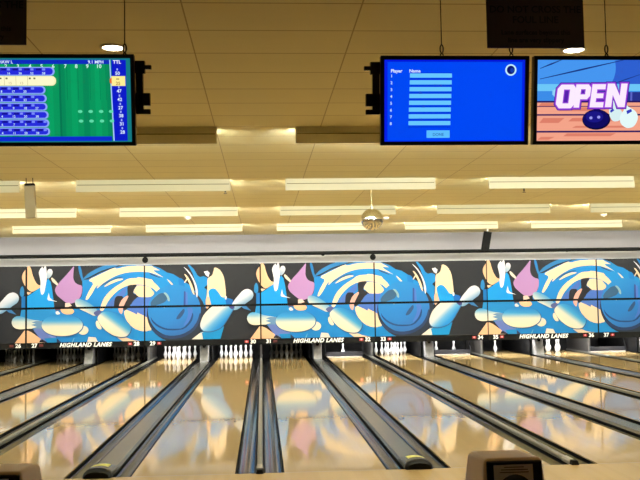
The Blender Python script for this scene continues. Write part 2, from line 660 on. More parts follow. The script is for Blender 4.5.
def make_track():
    r = thing('ball_return_track', 'x', 'ball return track', (0, 0, 0), 'ball return tracks between lanes')
    g = GAP_W / 2
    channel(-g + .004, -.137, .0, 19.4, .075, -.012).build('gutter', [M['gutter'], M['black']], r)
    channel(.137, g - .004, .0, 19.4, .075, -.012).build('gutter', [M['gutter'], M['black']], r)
    m = MB(); m.extrude_y([(-.136, -.19), (.136, -.19), (.136, -.01), (.112, .022), (-.112, .022), (-.136, -.01)], .30, 16.9)
    m.build('track_cover', M['track'], r)
    # the rounded tunnel mouth at the approach end
    m = MB()
    rows = []
    for y, sx, sz in ((.55, .136, .035), (.34, .140, .080), (.12, .144, .098), (.02, .142, .098)):
        rows.append([(-sx * math.cos(PI * k / 14), y, sz * math.sin(PI * k / 14) ** .7) for k in range(15)])
    m.grid(rows, 0, flip=False)
    m.face([p for p in rows[-1]][::-1], 0)
    m.face(rows[0], 0)
    for k in range(3):
        m.face([rows[k][0], rows[k + 1][0], rows[k + 1][-1], rows[k][-1]], 0)
    e = m.build('tunnel_mouth', M['track'], r)
    m = MB()
    rows = []
    for y, sx, sz in ((.021, .147, .088), (-.02, .143, .084), (-.045, .122, .064)):
        rows.append([(-sx * math.cos(PI * k / 14), y, sz * math.sin(PI * k / 14) ** .7) for k in range(15)])
    m.grid(rows, 0)
    m.face([p for p in rows[-1]][::-1], 0)
    m.face(rows[0], 0)
    for k in range(2):
        m.face([rows[k][0], rows[k + 1][0], rows[k + 1][-1], rows[k][-1]], 0)
    m.build('black_nose', M['rubber'], e)
    m = MB()
    arc = []
    for k in range(4, 11):
        a = PI * k / 14
        arc.append((-.142 * math.cos(a), math.sin(a) ** .7))
    m.grid([[(x, .14, z * .0962 + .003) for x, z in arc], [(x, .33, z * .0805 + .003) for x, z in arc]], 0, flip=False)
    m.grid([[(x, .14, z * .0962 - .004) for x, z in arc], [(x, .14, z * .0962 + .003) for x, z in arc]], 0, flip=False)
    m.build('yellow_stripe', M['yellow'], e)
    return r


div0 = make_divider()
first = True
for s in range(-2, 4):
    a, bb = 30 + 2 * s, 31 + 2 * s
    lb = 'narrow gutter pair with thin grey rail between lanes %s and %s' % (nw(a), nw(bb))
    if first:
        div0.location = (s * P, 0, 0); div0['label'] = lb; first = False
    else:
        dup(div0, lb, (s * P, 0, 0))
tr0 = make_track()
first = True
for s in (-2.5, -1.5, -.5, .5, 1.5, 2.5, 3.5):
    a = int(30 + 2 * s); bb = a + 1
    lb = 'wide gutter pair with flat grey track between lanes %s and %s' % (nw(a), nw(bb))
    if first:
        tr0.location = (s * P, 0, 0); tr0['label'] = lb; first = False
    else:
        dup(tr0, lb, (s * P, 0, 0))

# side gutters beside the outermost lanes are closed with a floor board
for k, (xa, xb) in enumerate(((X0, -3 * P + GAP_N / 2), (4 * P - GAP_N / 2, X1))):
    m = MB(); m.box(xa, xb, 0.0, 19.42, -.16, 0)
    struct(m.build('trim_%d' % (k + 3), M['approach']))

# ------------------------------------------------------------------ pins
PIN_PROF = [(0.0258, 0.0), (0.0290, 0.004), (0.0358, 0.019), (0.0455, 0.057), (0.0560, 0.086), (0.0605, 0.114), (0.0592, 0.136),
            (0.0500, 0.165), (0.0395, 0.190), (0.0290, 0.220), (0.0235, 0.248), (0.0228, 0.262), (0.0245, 0.285), (0.0290, 0.315),
            (0.0323, 0.343), (0.0300, 0.362), (0.0220, 0.374), (0.0110, 0.3795), (0.0, 0.381)]
pm = MB(); pm.lathe(PIN_PROF, 18)
pm.face([(PIN_PROF[0][0] * math.cos(-2 * PI * k / 18), PIN_PROF[0][0] * math.sin(-2 * PI * k / 18), 0) for k in range(18)])
pin0 = pm.build('bowling_pin', M['pin'])
pin_used = [False]
SPOTS = {1: (0, 18.29, 'front point'), 2: (-.1525, 18.554, 'second row left'), 3: (.1525, 18.554, 'second row right'),
         4: (-.305, 18.818, 'third row left'), 5: (0, 18.818, 'third row middle'), 6: (.305, 18.818, 'third row right'),
         7: (-.457, 19.082, 'back far left'), 8: (-.1525, 19.082, 'back inner left'),
         9: (.1525, 19.082, 'back inner right'), 10: (.457, 19.082, 'back far right')}


def pin(x, y, label, group):
    if not pin_used[0]:
        o = pin0; pin_used[0] = True
    else:
        o = pin0.copy(); COL.objects.link(o)
    o.location = (x, y, 0.0)
    tag(o, label, 'bowling pin', group)


RACK = {26: 'leftmost of the dark racks', 27: 'second dark rack from the left', 28: 'third dark rack from the left',
        29: 'leftmost brightly lit rack', 30: 'lit rack beside the number thirty', 31: 'rightmost dark rack, beside a lit one',
        33: 'brightest rack, under a blue ball'}
for n, rack in RACK.items():
    for k, (dx, y, where) in SPOTS.items():
        pin(lane_x(n) + dx, y, 'white bowling pin, %s of the %s' % (where, rack), 'pins of the rack on lane %d' % n)
pin(2.514, 18.45, 'lone white bowling pin standing behind the dark bar on lane 32', 'pins left standing')
pin(5.49, 18.82, 'left of two white pins showing over the dark bar on lane 34', 'pins left standing')
pin(6.05, 18.82, 'right of two white pins showing over the dark bar on lane 34', 'pins left standing')
pin(7.372, 18.818, 'lone white bowling pin standing in the middle of lane 35', 'pins left standing')
for k in (2, 3, 5, 6, 8):
    pin(lane_x(36) + SPOTS[k][0], SPOTS[k][1], 'white bowling pin at the %s of the cluster of five on lane 36' % SPOTS[k][2], 'pins left standing')
pin(10.36, 18.818, 'lone white bowling pin near the left edge of lane 37', 'pins left standing')

# ------------------------------------------------------------------ kickbacks, lift hoods, sweep bars, pit lamps
m0 = MB(); m0.extrude_x([(17.42, .035), (19.38, .035), (19.38, .90), (17.75, .90), (17.5, .5)], -.018, .018)
k0 = None
for s in range(-2, 4):
    lb = 'thin upright grey panel between the pit openings of lanes %s and %s' % (nw(30 + 2 * s), nw(31 + 2 * s))
    if k0 is None:
        o = k0 = thing('kickback', lb, 'partition', (s * P, 0, 0), 'pit partitions')
        m0.build('panel', M['kick'], o)
        m = MB(); m.box(-.026, .026, 17.39, 17.43, .036, .62); m.build('front_edge', M['edge'], o)
    else:
        dup(k0, lb, (s * P, 0, 0))


def make_lift():
    r = thing('ball_lift_hood', 'x', 'ball lift', (0, 0, 0), 'ball lift hoods between lanes')
    m = MB()
    m.hull8([(-.115, 16.92, .0), (.115, 16.92, .0), (.135, 17.9, .0), (-.135, 17.9, .0)],
            [(-.125, 17.12, .50), (.125, 17.12, .50), (.135, 17.9, .50), (-.135, 17.9, .50)])
    m.build('hood', M['lift'], r, bevel=.012)
    m = MB()
    m.face([(-.045, 17.085, .43), (.045, 17.085, .43), (.07, 17.095, .485), (-.07, 17.095, .485)])
    m.extrude_y([(-.03, .40), (.03, .40), (.06, .49), (-.06, .49)], 17.05, 17.2)
    m.build('notch', M['black'], r)
    for sx in (-1, 1):
        m = MB()
        m.extrude_x([(17.3, -.005), (20.4, -.005), (20.4, .90), (17.5, .90), (17.3, .55)], sx * .20 - .012, sx * .20 + .012)
        m.build('side_plate', M['black'], r)
    return r


l0 = make_lift()
first = True
for s in (-2.5, -1.5, -.5, .5, 1.5, 2.5, 3.5):
    a = int(30 + 2 * s)
    lb = 'grey sloped hood at the pin end between lanes %s and %s' % (nw(a), nw(a + 1))
    if first:
        l0.location = (s * P, 0, 0); l0['label'] = lb; first = False
    else:
        dup(l0, lb, (s * P, 0, 0))


def make_sweep(n, z0, label):
    r = thing('sweep_bar', label, 'sweep bar', (lane_x(n), 17.95, 0), 'lowered sweep bars')
    m = MB(); m.box(-.545, .545, -.02, .02, z0 + .018, z0 + .150); m.build('board', M['sweep'], r, bevel=.006)
    m = MB(); m.box(-.545, .545, -.026, .012, z0, z0 + .017); m.build('edge_strip', M['sweep_edge'], r, bevel=.004)
    for sx in (-1, 1):
        m = MB(); m.extrude_x([(-.02, z0 + .06), (.04, z0 + .03), (.55, .93), (.45, .93)], sx * .575 - .012, sx * .575 + .012)
        m.build('arm', M['black'], r)
        m = MB(); m.box(min(sx * .54, sx * .58), max(sx * .54, sx * .58), -.012, .02, z0 + .05, z0 + .12); m.build('bracket', M['black'], r)


make_sweep(32, .004, 'dark sweep bar with white lower edge in front of the lone pin on lane 32')
make_sweep(34, .004, 'dark grey sweep bar with white lower edge hiding two pins on lane 34')
make_sweep(37, .004, 'dark sweep bar with white lower edge across lane 37')
# ------------------------------------------------------------------ masking units with their printed picture
ART = [
('P',(36,140,214),0,[(1.548,2.411),(1.708,2.418),(2.044,2.592),(2.453,2.746),(2.745,2.809),(3.095,2.839),(3.504,2.848),(3.516,0.579),(1.549,0.615),(1.549,0.615),(0.845,0.629),(0.834,0.843),(1.556,1.074),(1.561,1.389),(1.39,1.536),(1.35,1.737),(1.424,1.822),(1.526,1.936),(1.558,2.108)]),
('P',(36,140,214),0,[(0.787,1.632),(1.623,1.618),(1.669,0.928),(1.439,0.932),(0.791,0.858),(0.376,0.951),(0.177,1.026),(0.438,1.265),(0.784,1.402)]),
('L',(46,128,190),0.11,[(1.592,2.44),(1.753,2.553),(2.016,2.697),(2.279,2.783),(2.541,2.811)]),
('P',(40,125,190),1,[(1.434,2.861),(1.491,2.808),(1.535,2.657),(1.555,2.498),(1.612,2.41),(1.547,2.354),(1.492,2.513),(1.443,2.687)]),
('P',(36,145,216),0,[(3.001,2.841),(3.34,2.828),(3.537,2.783),(3.735,2.717),(3.933,2.586),(4.103,2.541),(4.244,2.453),(4.413,2.322),(4.583,2.219),(4.719,2.103),(4.743,2.303),(4.657,2.561),(4.519,2.804),(4.573,2.797),(4.7,2.67),(4.798,2.496),(4.869,2.444),(4.983,2.465),(5.082,2.418),(5.089,2.234),(4.986,2.142),(5.065,2.069),(5.039,1.613),(5.004,1.499),(4.86,1.217),(4.688,0.936),(4.29,0.631),(2.995,0.655)]),
('P',(88,124,208),1,[(4.327,2.052),(4.497,2.006),(4.638,1.933),(4.757,1.831),(4.834,1.559),(4.239,1.569),(4.269,1.853)]),
('P',(30,130,205),1,[(4.244,2.438),(4.386,2.394),(4.441,2.25),(4.412,2.05),(4.298,2.052)]),
('P',(255,232,190),1,[(1.698,2.395),(2.014,2.549),(2.453,2.752),(2.516,2.707),(2.744,2.771),(3.036,2.79),(3.328,2.789),(3.561,2.78),(3.558,2.6),(3.324,2.615),(3.149,2.623),(2.799,2.602),(2.536,2.533),(2.302,2.415),(2.096,2.279),(1.979,2.165),(1.95,2.166),(2.009,2.269),(1.921,2.204),(1.832,2.032),(1.707,1.853),(1.649,1.833),(1.638,1.877),(1.746,2.111),(1.877,2.317)]),
('P',(255,232,190),0,[(3.057,2.795),(3.283,2.792),(3.424,2.773),(3.594,2.728),(3.735,2.649),(3.537,2.663),(3.593,2.605),(3.847,2.441),(3.621,2.536),(3.424,2.601),(3.169,2.619),(3.057,2.621)]),
('P',(40,95,140),1,[(2.272,2.372),(2.535,2.484),(2.739,2.481),(2.447,2.413),(2.154,2.267),(2.037,2.188),(2.125,2.287)]),
('L',(255,232,190),0.07,[(2.168,2.209),(2.344,2.319),(2.534,2.391),(2.694,2.415)]),
('P',(60,45,60),1,[(3.424,2.587),(3.776,2.431),(3.706,2.438),(3.452,2.541)]),
('P',(255,232,190),1,[(3.918,2.415),(4.031,2.336),(4.186,2.145),(4.143,2.14),(4.087,2.204),(3.988,2.314)]),
('P',(255,232,190),1,[(2.766,2.394),(2.884,2.436),(3.146,2.446),(3.321,2.429),(3.553,2.38),(3.549,2.165),(3.433,2.196),(3.244,2.245),(3.026,2.26),(2.792,2.22),(2.587,2.122),(2.439,1.994),(2.291,1.823),(2.187,1.623),(2.186,1.603),(2.112,1.509),(2.04,1.539),(2.057,1.64),(2.147,1.869),(2.266,2.026),(2.443,2.182),(2.678,2.323)]),
('P',(255,232,190),1,[(3.056,2.47),(3.31,2.443),(3.536,2.34),(3.705,2.175),(3.78,2.032),(3.681,1.99),(3.563,2.12),(3.394,2.208),(3.168,2.263),(3.056,2.265)]),
('P',(78,122,204),1,[(2.29,1.751),(2.526,1.978),(2.792,2.22),(2.788,2.003),(2.552,1.805),(2.461,1.576),(2.186,1.58)]),
('P',(39,41,47),1,[(2.807,2.22),(2.909,2.25),(3.099,2.259),(3.0,2.116),(2.969,2.0),(3.165,1.925),(3.169,1.847),(3.018,1.826),(2.987,1.74),(2.941,1.625),(2.914,1.712),(2.868,1.612),(2.721,1.508),(2.679,1.601),(2.68,1.63),(2.726,1.802),(2.822,1.93)]),
('P',(78,122,204),1,[(3.003,1.826),(3.193,1.867),(3.543,1.89),(3.538,1.616),(3.531,1.269),(3.225,1.298),(3.01,1.451),(2.809,1.541),(2.898,1.655)]),
('P',(39,41,47),1,[(2.466,1.878),(2.526,1.944),(2.706,1.932),(2.674,1.774),(2.613,1.631),(2.621,1.616),(2.433,1.619),(2.433,1.634),(2.444,1.778)]),
('L',(248,190,170),0.13,[(2.834,1.939),(2.712,1.802),(2.642,1.659),(2.62,1.544),(2.647,1.428)]),
('P',(255,232,190),1,[(2.987,2.072),(3.054,2.187),(3.142,2.235),(3.287,2.221),(3.491,2.166),(3.544,1.905),(3.237,1.875),(3.151,1.954),(2.992,2.014)]),
('P',(255,232,190),1,[(3.056,2.228),(3.168,2.226),(3.337,2.195),(3.478,2.122),(3.568,2.035),(3.568,1.949),(3.449,1.894),(3.055,1.901)]),
('P',(78,122,204),1,[(2.998,1.896),(3.449,1.889),(3.562,1.864),(3.505,1.638),(3.42,1.525),(3.335,1.342),(3.166,1.416),(2.997,1.504)]),
('P',(255,232,190),1,[(2.709,1.485),(2.78,1.547),(2.866,1.511),(3.01,1.445),(3.226,1.303),(3.297,1.245),(3.407,0.926),(3.262,0.92),(3.117,0.954),(2.945,1.049),(2.774,1.254)]),
('P',(255,232,190),1,[(3.082,1.474),(3.166,1.422),(3.335,1.342),(3.419,1.256),(3.516,0.957),(3.333,0.932),(3.164,0.963),(2.996,0.994)]),
('P',(255,232,190),1,[(2.49,0.79),(2.794,0.759),(2.938,0.69),(3.401,0.61),(3.574,0.578),(3.573,0.491),(3.283,0.526),(2.993,0.545),(2.705,0.637)]),
('P',(255,232,190),0,[(3.051,0.668),(3.445,0.633),(4.12,0.586),(4.007,0.551),(3.163,0.553),(3.051,0.57)]),
('P',(44,52,66),0,[(5.032,1.379),(5.02,1.254),(4.989,1.133),(4.938,1.019),(4.868,0.914),(4.782,0.82),(4.682,0.741),(4.57,0.678),(4.449,0.633),(4.321,0.606),(4.191,0.599),(4.061,0.611),(3.934,0.642),(3.814,0.692),(3.703,0.759),(3.604,0.842),(3.52,0.938),(3.452,1.045),(3.403,1.161),(3.373,1.283),(3.363,1.407),(3.374,1.531),(3.404,1.652),(3.455,1.767),(3.523,1.872),(3.609,1.966),(3.709,2.046),(3.82,2.109),(3.942,2.155),(4.069,2.183),(4.2,2.191),(4.331,2.179),(4.458,2.148),(4.579,2.098),(4.691,2.03),(4.79,1.947),(4.875,1.851),(4.943,1.743),(4.993,1.626),(5.022,1.504)]),
('G',[(0,(46,142,212)),(0.6,(48,130,205)),(1,(58,108,172))],0,[(4.89,1.487),(4.88,1.371),(4.852,1.259),(4.806,1.152),(4.744,1.054),(4.667,0.968),(4.577,0.894),(4.476,0.835),(4.367,0.793),(4.253,0.768),(4.136,0.761),(4.019,0.773),(3.905,0.802),(3.797,0.848),(3.697,0.91),(3.608,0.987),(3.532,1.076),(3.472,1.176),(3.427,1.283),(3.4,1.396),(3.391,1.512),(3.401,1.627),(3.429,1.739),(3.474,1.846),(3.536,1.944),(3.612,2.031),(3.702,2.105),(3.803,2.164),(3.912,2.207),(4.026,2.233),(4.144,2.24),(4.261,2.229),(4.376,2.2),(4.484,2.154),(4.585,2.092),(4.674,2.015),(4.75,1.925),(4.811,1.825),(4.855,1.716),(4.882,1.603)],[(3.874,2.144),(4.574,0.767)]),
('P',(36,72,122),1,[(3.461,1.354),(3.517,1.24),(3.672,1.096),(3.897,0.992),(4.123,0.98),(4.377,0.984),(4.576,1.193),(4.649,1.448),(4.677,1.362),(4.633,1.178),(4.433,0.969),(4.151,0.931),(3.868,0.95),(3.643,1.054),(3.497,1.198)]),
('P',(52,86,128),1,[(4.409,1.566),(4.281,1.426),(4.186,1.285),(4.203,1.24),(4.294,1.266),(4.379,1.367),(4.437,1.48)]),
('P',(60,100,132),1,[(3.463,1.752),(3.675,1.971),(3.831,2.017),(3.958,1.872),(3.886,1.745),(3.674,1.663),(3.476,1.624)]),
('P',(150,190,195),1,[(3.823,2.017),(3.907,2.015),(4.003,1.886),(4.014,1.757),(3.957,1.773),(3.924,1.901)]),
('P',(170,200,215),1,[(3.809,1.604),(3.857,1.615),(3.888,1.597),(3.854,1.575)]),
('P',(44,66,104),1,[(3.432,1.128),(3.587,0.955),(3.811,0.824),(4.065,0.777),(4.348,0.814),(4.632,0.965),(4.789,1.19),(4.862,1.444),(4.89,1.359),(4.831,1.103),(4.659,0.879),(4.375,0.728),(4.065,0.686),(3.783,0.74),(3.558,0.885)]),
('P',(78,122,205),1,[(4.494,1.579),(4.636,1.576),(4.663,1.476),(4.605,1.278),(4.491,1.109),(4.377,1.04),(4.492,1.252),(4.535,1.421)]),
('P',(80,124,206),0,[(4.454,2.021),(4.511,2.006),(4.523,1.621),(4.452,1.622)]),
('P',(60,84,150),0,[(4.412,2.05),(4.457,2.035),(4.455,1.622),(4.398,1.623)]),
('P',(39,41,47),1,[(4.551,2.52),(4.669,2.332),(4.741,2.102),(4.718,2.017),(4.654,2.218),(4.584,2.391)]),
('P',(255,232,190),1,[(4.415,2.536),(4.472,2.521),(4.562,2.405),(4.674,2.161),(4.723,1.909),(4.653,1.995),(4.583,2.219),(4.499,2.406)]),
('P',(240,248,250),1,[(4.382,2.766),(4.557,2.62),(4.67,2.447),(4.76,2.245),(4.809,2.044),(4.794,1.85),(4.757,1.902),(4.739,2.131),(4.669,2.361),(4.557,2.563)]),
('P',(255,232,190),1,[(4.413,2.293),(4.499,2.42),(4.522,2.392),(4.442,2.273)]),
('P',(253,208,158),1,[(0.061,2.85),(0.126,2.748),(0.161,2.589),(0.217,2.43),(0.301,2.294),(0.387,2.27),(0.381,2.207),(0.276,2.151),(0.161,2.083),(0.075,2.125),(-0.024,2.247),(-0.094,2.392),(-0.121,2.507),(-0.091,2.622),(-0.018,2.721)]),
('P',(255,222,180),0,[(-0.006,2.089),(0.149,2.072),(0.045,2.005)]),
('P',(30,160,235),0,[(-0.113,1.967),(0.016,1.965),(0.161,2.058),(0.334,2.184),(0.421,2.24),(0.602,2.454),(0.667,2.366),(0.708,2.179),(0.74,1.948),(0.773,1.646),(0.792,1.603),(0.819,1.445),(0.697,1.375),(0.409,1.265),(0.008,1.272),(-0.163,1.361),(-0.126,1.589)]),
('P',(30,118,190),0,[(-0.122,1.967),(0.002,1.965),(-0.002,1.644),(-0.125,1.646)]),
('P',(40,140,205),0,[(-0.126,1.603),(0.801,1.588),(0.813,1.445),(0.697,1.375),(0.409,1.28),(0.008,1.307),(-0.128,1.389)]),
('P',(50,140,200),2,[(6.481,2.271),(6.529,2.161),(6.527,1.989),(6.463,1.939),(6.401,2.02),(6.423,2.192)]),
('P',(186,146,198),1,[(1.329,2.822),(1.306,2.631),(1.297,2.458),(1.345,2.342),(1.431,2.277),(1.552,2.247),(1.549,2.065),(1.497,1.908),(1.394,1.794),(1.22,1.734),(1.106,1.764),(0.963,1.881),(0.835,1.998),(0.788,2.12),(0.809,2.206),(0.912,2.348),(1.088,2.533),(1.235,2.704)]),
('P',(240,248,250),1,[(0.349,2.673),(0.384,2.745),(0.428,2.782),(0.443,2.81),(0.462,2.729),(0.503,2.821),(0.544,2.809),(0.561,2.613),(0.568,2.469),(0.524,2.21),(0.494,2.061),(0.447,1.999),(0.404,2.022),(0.377,2.184),(0.394,2.356),(0.367,2.5),(0.34,2.616)]),
('G',[(0,(250,250,250)),(1,(150,185,205))],2,[(0.571,2.67),(0.615,2.733),(0.692,2.726),(0.729,2.654),(0.713,2.567),(0.64,2.473),(0.591,2.448),(0.551,2.512)],[(0.687,2.726),(0.582,2.454)]),
('P',(238,232,205),1,[(0.678,2.473),(0.727,2.486),(0.888,2.306),(0.859,2.251),(0.782,2.316),(0.711,2.38)]),
('P',(240,248,250),0,[(0.578,1.887),(0.62,2.059),(0.647,1.921),(0.71,1.862),(0.87,1.797),(0.675,1.834),(0.603,1.847)]),
('P',(100,70,90),0,[(0.787,1.632),(1.075,1.641),(0.988,1.571),(0.8,1.56)]),
('P',(253,208,158),1,[(0.93,1.601),(1.075,1.621),(1.276,1.601),(1.338,1.522),(1.274,1.446),(1.101,1.437),(0.986,1.485)]),
('P',(235,240,230),1,[(0.8,1.502),(0.872,1.55),(0.952,1.457),(0.842,1.436)]),
('P',(255,225,200),0,[(1.077,1.756),(1.192,1.769),(1.263,1.681),(1.075,1.627)]),
('P',(105,130,200),1,[(0.177,1.035),(0.421,1.071),(0.805,0.858),(0.847,0.771),(0.774,0.673),(0.402,0.694),(0.318,0.867)]),
('P',(39,41,47),0,[(0.388,0.709),(0.437,0.756),(0.602,0.656),(0.373,0.655)]),
('P',(48,70,100),0,[(0.847,0.771),(0.975,0.655),(0.845,0.646)]),
('P',(30,140,205),0,[(0.503,0.778),(0.847,0.786),(0.846,0.657),(0.587,0.656)]),
('P',(253,208,158),0,[(-0.313,0.645),(-0.038,1.007),(0.048,1.0),(0.147,0.956),(0.408,0.765),(0.344,0.652)]),
('P',(255,232,195),0,[(0.344,0.667),(0.63,0.65),(0.515,0.629),(0.344,0.632)]),
('G',[(0,(70,165,222)),(0.45,(215,234,226)),(1,(255,250,214))],2,[(-0.396,1.236),(-0.363,1.35),(-0.262,1.414),(-0.134,1.412),(0.037,1.343),(0.209,1.297),(0.452,1.265),(0.464,1.056),(0.206,1.06),(0.034,1.055),(-0.195,1.042),(-0.309,1.084),(-0.365,1.147)],[(-0.019,1.416),(-0.023,1.044)]),
('P',(110,155,190),0,[(0.151,1.227),(0.266,1.268),(0.443,1.27),(0.446,1.053),(0.12,1.053),(0.292,1.102),(0.135,1.161),(0.265,1.196)]),
('G',[(0,(225,235,225)),(1,(255,246,200))],0,[(1.728,0.985),(1.724,0.957),(1.712,0.93),(1.694,0.906),(1.67,0.887),(1.641,0.872),(1.61,0.864),(1.576,0.861),(1.543,0.865),(1.511,0.875),(1.483,0.89),(1.46,0.911),(1.442,0.935),(1.432,0.962),(1.428,0.99),(1.432,1.018),(1.444,1.044),(1.462,1.068),(1.486,1.087),(1.515,1.102),(1.547,1.111),(1.58,1.113),(1.613,1.11),(1.645,1.1),(1.673,1.084),(1.697,1.064),(1.714,1.039),(1.725,1.013)],[(1.586,1.113),(1.582,0.861)]),
('P',(58,104,150),0,[(1.594,1.119),(1.588,1.073),(1.572,1.028),(1.544,0.986),(1.507,0.947),(1.459,0.912),(1.404,0.88),(1.339,0.855),(1.267,0.834),(1.188,0.819),(1.102,0.812),(1.0,0.81),(0.898,0.815),(0.811,0.827),(0.733,0.844),(0.662,0.867),(0.598,0.895),(0.544,0.928),(0.498,0.965),(0.462,1.006),(0.435,1.049),(0.42,1.093),(0.416,1.14),(0.421,1.185),(0.439,1.229),(0.465,1.271),(0.502,1.31),(0.549,1.345),(0.605,1.377),(0.669,1.403),(0.74,1.423),(0.82,1.438),(0.906,1.446),(1.008,1.447),(1.11,1.443),(1.197,1.431),(1.276,1.415),(1.347,1.392),(1.411,1.363),(1.465,1.33),(1.512,1.292),(1.548,1.252),(1.574,1.209),(1.589,1.164)]),
('G',[(0,(36,132,205)),(0.3,(70,165,220)),(0.55,(235,240,215)),(1,(255,250,205))],0,[(1.569,1.131),(1.563,1.088),(1.547,1.045),(1.52,1.005),(1.484,0.968),(1.438,0.934),(1.384,0.904),(1.321,0.88),(1.251,0.86),(1.175,0.846),(1.091,0.839),(0.992,0.837),(0.893,0.842),(0.809,0.853),(0.733,0.87),(0.664,0.891),(0.602,0.918),(0.549,0.95),(0.505,0.985),(0.47,1.024),(0.444,1.065),(0.429,1.107),(0.425,1.151),(0.43,1.194),(0.447,1.236),(0.473,1.276),(0.509,1.313),(0.554,1.347),(0.609,1.377),(0.671,1.402),(0.74,1.421),(0.817,1.435),(0.901,1.443),(1.0,1.444),(1.099,1.44),(1.183,1.429),(1.26,1.413),(1.329,1.391),(1.391,1.364),(1.444,1.332),(1.489,1.296),(1.524,1.258),(1.549,1.217),(1.564,1.174)],[(1.0,1.444),(0.992,0.837)]),
('G',[(0,(70,160,215)),(1,(252,244,215))],2,[(1.345,1.795),(1.395,1.866),(1.511,1.864),(1.712,1.775),(1.883,1.657),(2.025,1.482),(1.908,1.369),(1.736,1.464),(1.478,1.583),(1.372,1.68)],[(1.712,1.818),(1.535,1.533)]),
('P',(255,246,210),1,[(1.928,1.205),(1.978,1.267),(2.048,1.151),(2.11,1.006),(2.017,1.002),(1.946,1.09)]),
('P',(58,104,150),2,[(1.952,1.322),(2.079,1.477),(2.229,1.523),(2.437,1.486),(2.645,1.407),(2.82,1.192),(2.943,1.033),(2.929,0.913),(2.818,0.757),(2.634,0.746),(2.426,0.795),(2.22,0.935),(2.067,1.103)]),
('G',[(0,(34,124,200)),(0.35,(70,170,220)),(0.6,(240,240,215)),(1,(255,248,205))],2,[(1.959,1.325),(2.083,1.472),(2.228,1.516),(2.43,1.481),(2.632,1.406),(2.802,1.201),(2.921,1.05),(2.908,0.935),(2.8,0.787),(2.621,0.776),(2.419,0.823),(2.219,0.956),(2.071,1.116)],[(2.632,1.429),(2.247,0.918)]),
('P',(90,100,150),1,[(1.851,1.47),(1.997,1.554),(2.112,1.509),(1.965,1.354)]),
('P',(250,245,225),0,[(1.731,0.798),(1.927,0.78),(2.005,0.63),(1.688,0.636)]),
('P',(120,190,225),0,[(1.262,0.655),(1.321,0.763),(1.339,0.785),(1.321,0.72),(1.297,0.655)]),
('P',(255,232,190),1,[(5.082,2.398),(5.139,2.434),(5.225,2.49),(5.269,2.639),(5.276,2.702),(5.341,2.707),(5.455,2.63),(5.548,2.457),(5.585,2.233),(5.611,1.875),(5.548,1.856),(5.432,1.635),(5.033,1.613),(5.049,1.784),(5.08,2.126)]),
('P',(255,205,165),1,[(5.03,1.87),(5.149,1.868),(5.182,1.653),(5.033,1.499)]),
('P',(30,160,235),1,[(5.099,2.026),(5.18,2.107),(5.294,2.114),(5.406,1.984),(5.477,1.862),(5.576,1.847),(5.804,1.786),(5.788,1.572),(5.204,1.581),(5.135,1.839)]),
('P',(32,108,188),0,[(5.582,1.832),(5.804,1.786),(5.788,1.629),(5.617,1.632)]),
('P',(240,248,250),0,[(4.984,2.594),(5.084,2.618),(5.149,2.554),(5.111,2.44),(5.04,2.493)]),
('P',(240,248,250),1,[(5.577,1.912),(5.634,1.874),(5.61,1.769),(5.57,1.818)]),
('P',(30,150,212),0,[(4.872,0.881),(5.141,0.865),(5.546,1.028),(5.438,0.675),(4.927,0.67)]),
('P',(250,248,225),0,[(4.63,0.676),(4.857,0.847),(4.971,0.879),(4.914,0.846),(4.947,0.67)]),
('P',(62,130,192),0,[(6.002,1.611),(6.173,1.6),(6.321,1.457),(6.115,1.521)]),
('G',[(0,(250,252,252)),(0.55,(215,232,242)),(1,(120,170,205))],2,[(5.76,1.629),(5.847,1.771),(5.948,1.889),(6.092,2.048),(6.236,2.091),(6.355,2.026),(6.4,1.911),(6.353,1.791),(6.203,1.694),(6.073,1.596),(5.915,1.484),(5.773,1.486)],[(6.006,1.997),(6.203,1.679)]),
('P',(58,104,150),2,[(4.866,1.112),(4.958,1.35),(5.151,1.556),(5.298,1.637),(5.59,1.654),(5.884,1.597),(5.765,1.396),(5.586,1.1),(5.452,0.946),(5.203,0.858),(4.969,0.862),(4.868,0.978)]),
('G',[(0,(250,246,225)),(0.4,(225,238,235)),(0.65,(110,185,230)),(1,(30,140,215))],2,[(4.871,1.131),(4.96,1.357),(5.147,1.554),(5.29,1.631),(5.574,1.647),(5.859,1.593),(5.743,1.401),(5.57,1.119),(5.44,0.973),(5.198,0.889),(4.971,0.893),(4.873,1.003)],[(5.089,1.469),(5.47,1.064)]),
('P',(75,70,130),0,[(5.674,1.596),(5.865,1.605),(5.787,1.5),(5.716,1.544)]),
]



def draw_art(pr, off):
    for a in ART:
        sh = lambda q: [(x + off, z) for x, z in q]
        if a[0] == 'P':
            pr.poly(sh(a[3]), a[1], a[2])
        elif a[0] == 'G':
            pr.grad(sh(a[3]), a[1], sh(a[4]), a[2])
        else:
            pts = sh(a[3])
            pr.poly(stroke(pts, a[2]), a[1], 1)


def panel_mesh(kind, z0, z1, name):
    """one printed board of a masking unit, left end at x=0"""
    m = MB()
    x0, x1 = .020, P - .020
    charcoal = rgb(39, 42, 47)
    m.box(x0, x1, 0, .05, z0, z1, 0, charcoal)
    base = 0 if kind == 'A' else P
    for off in (-2 * P, 0, 2 * P):
        pr = Print(m, (x0, x1, z0, z1))
        pr.k = 0 if off == 0 else 90
        lo, hi = base, base + P
        for_this = off - base
        draw_art(pr, for_this)
    return m


panel_data = {}
for kind in 'AB':
    for nm, z0, z1 in (('upper_panel', 1.650, 2.815), ('lower_panel', .655, 1.590)):
        panel_data[kind, nm] = panel_mesh(kind, z0, z1, nm)

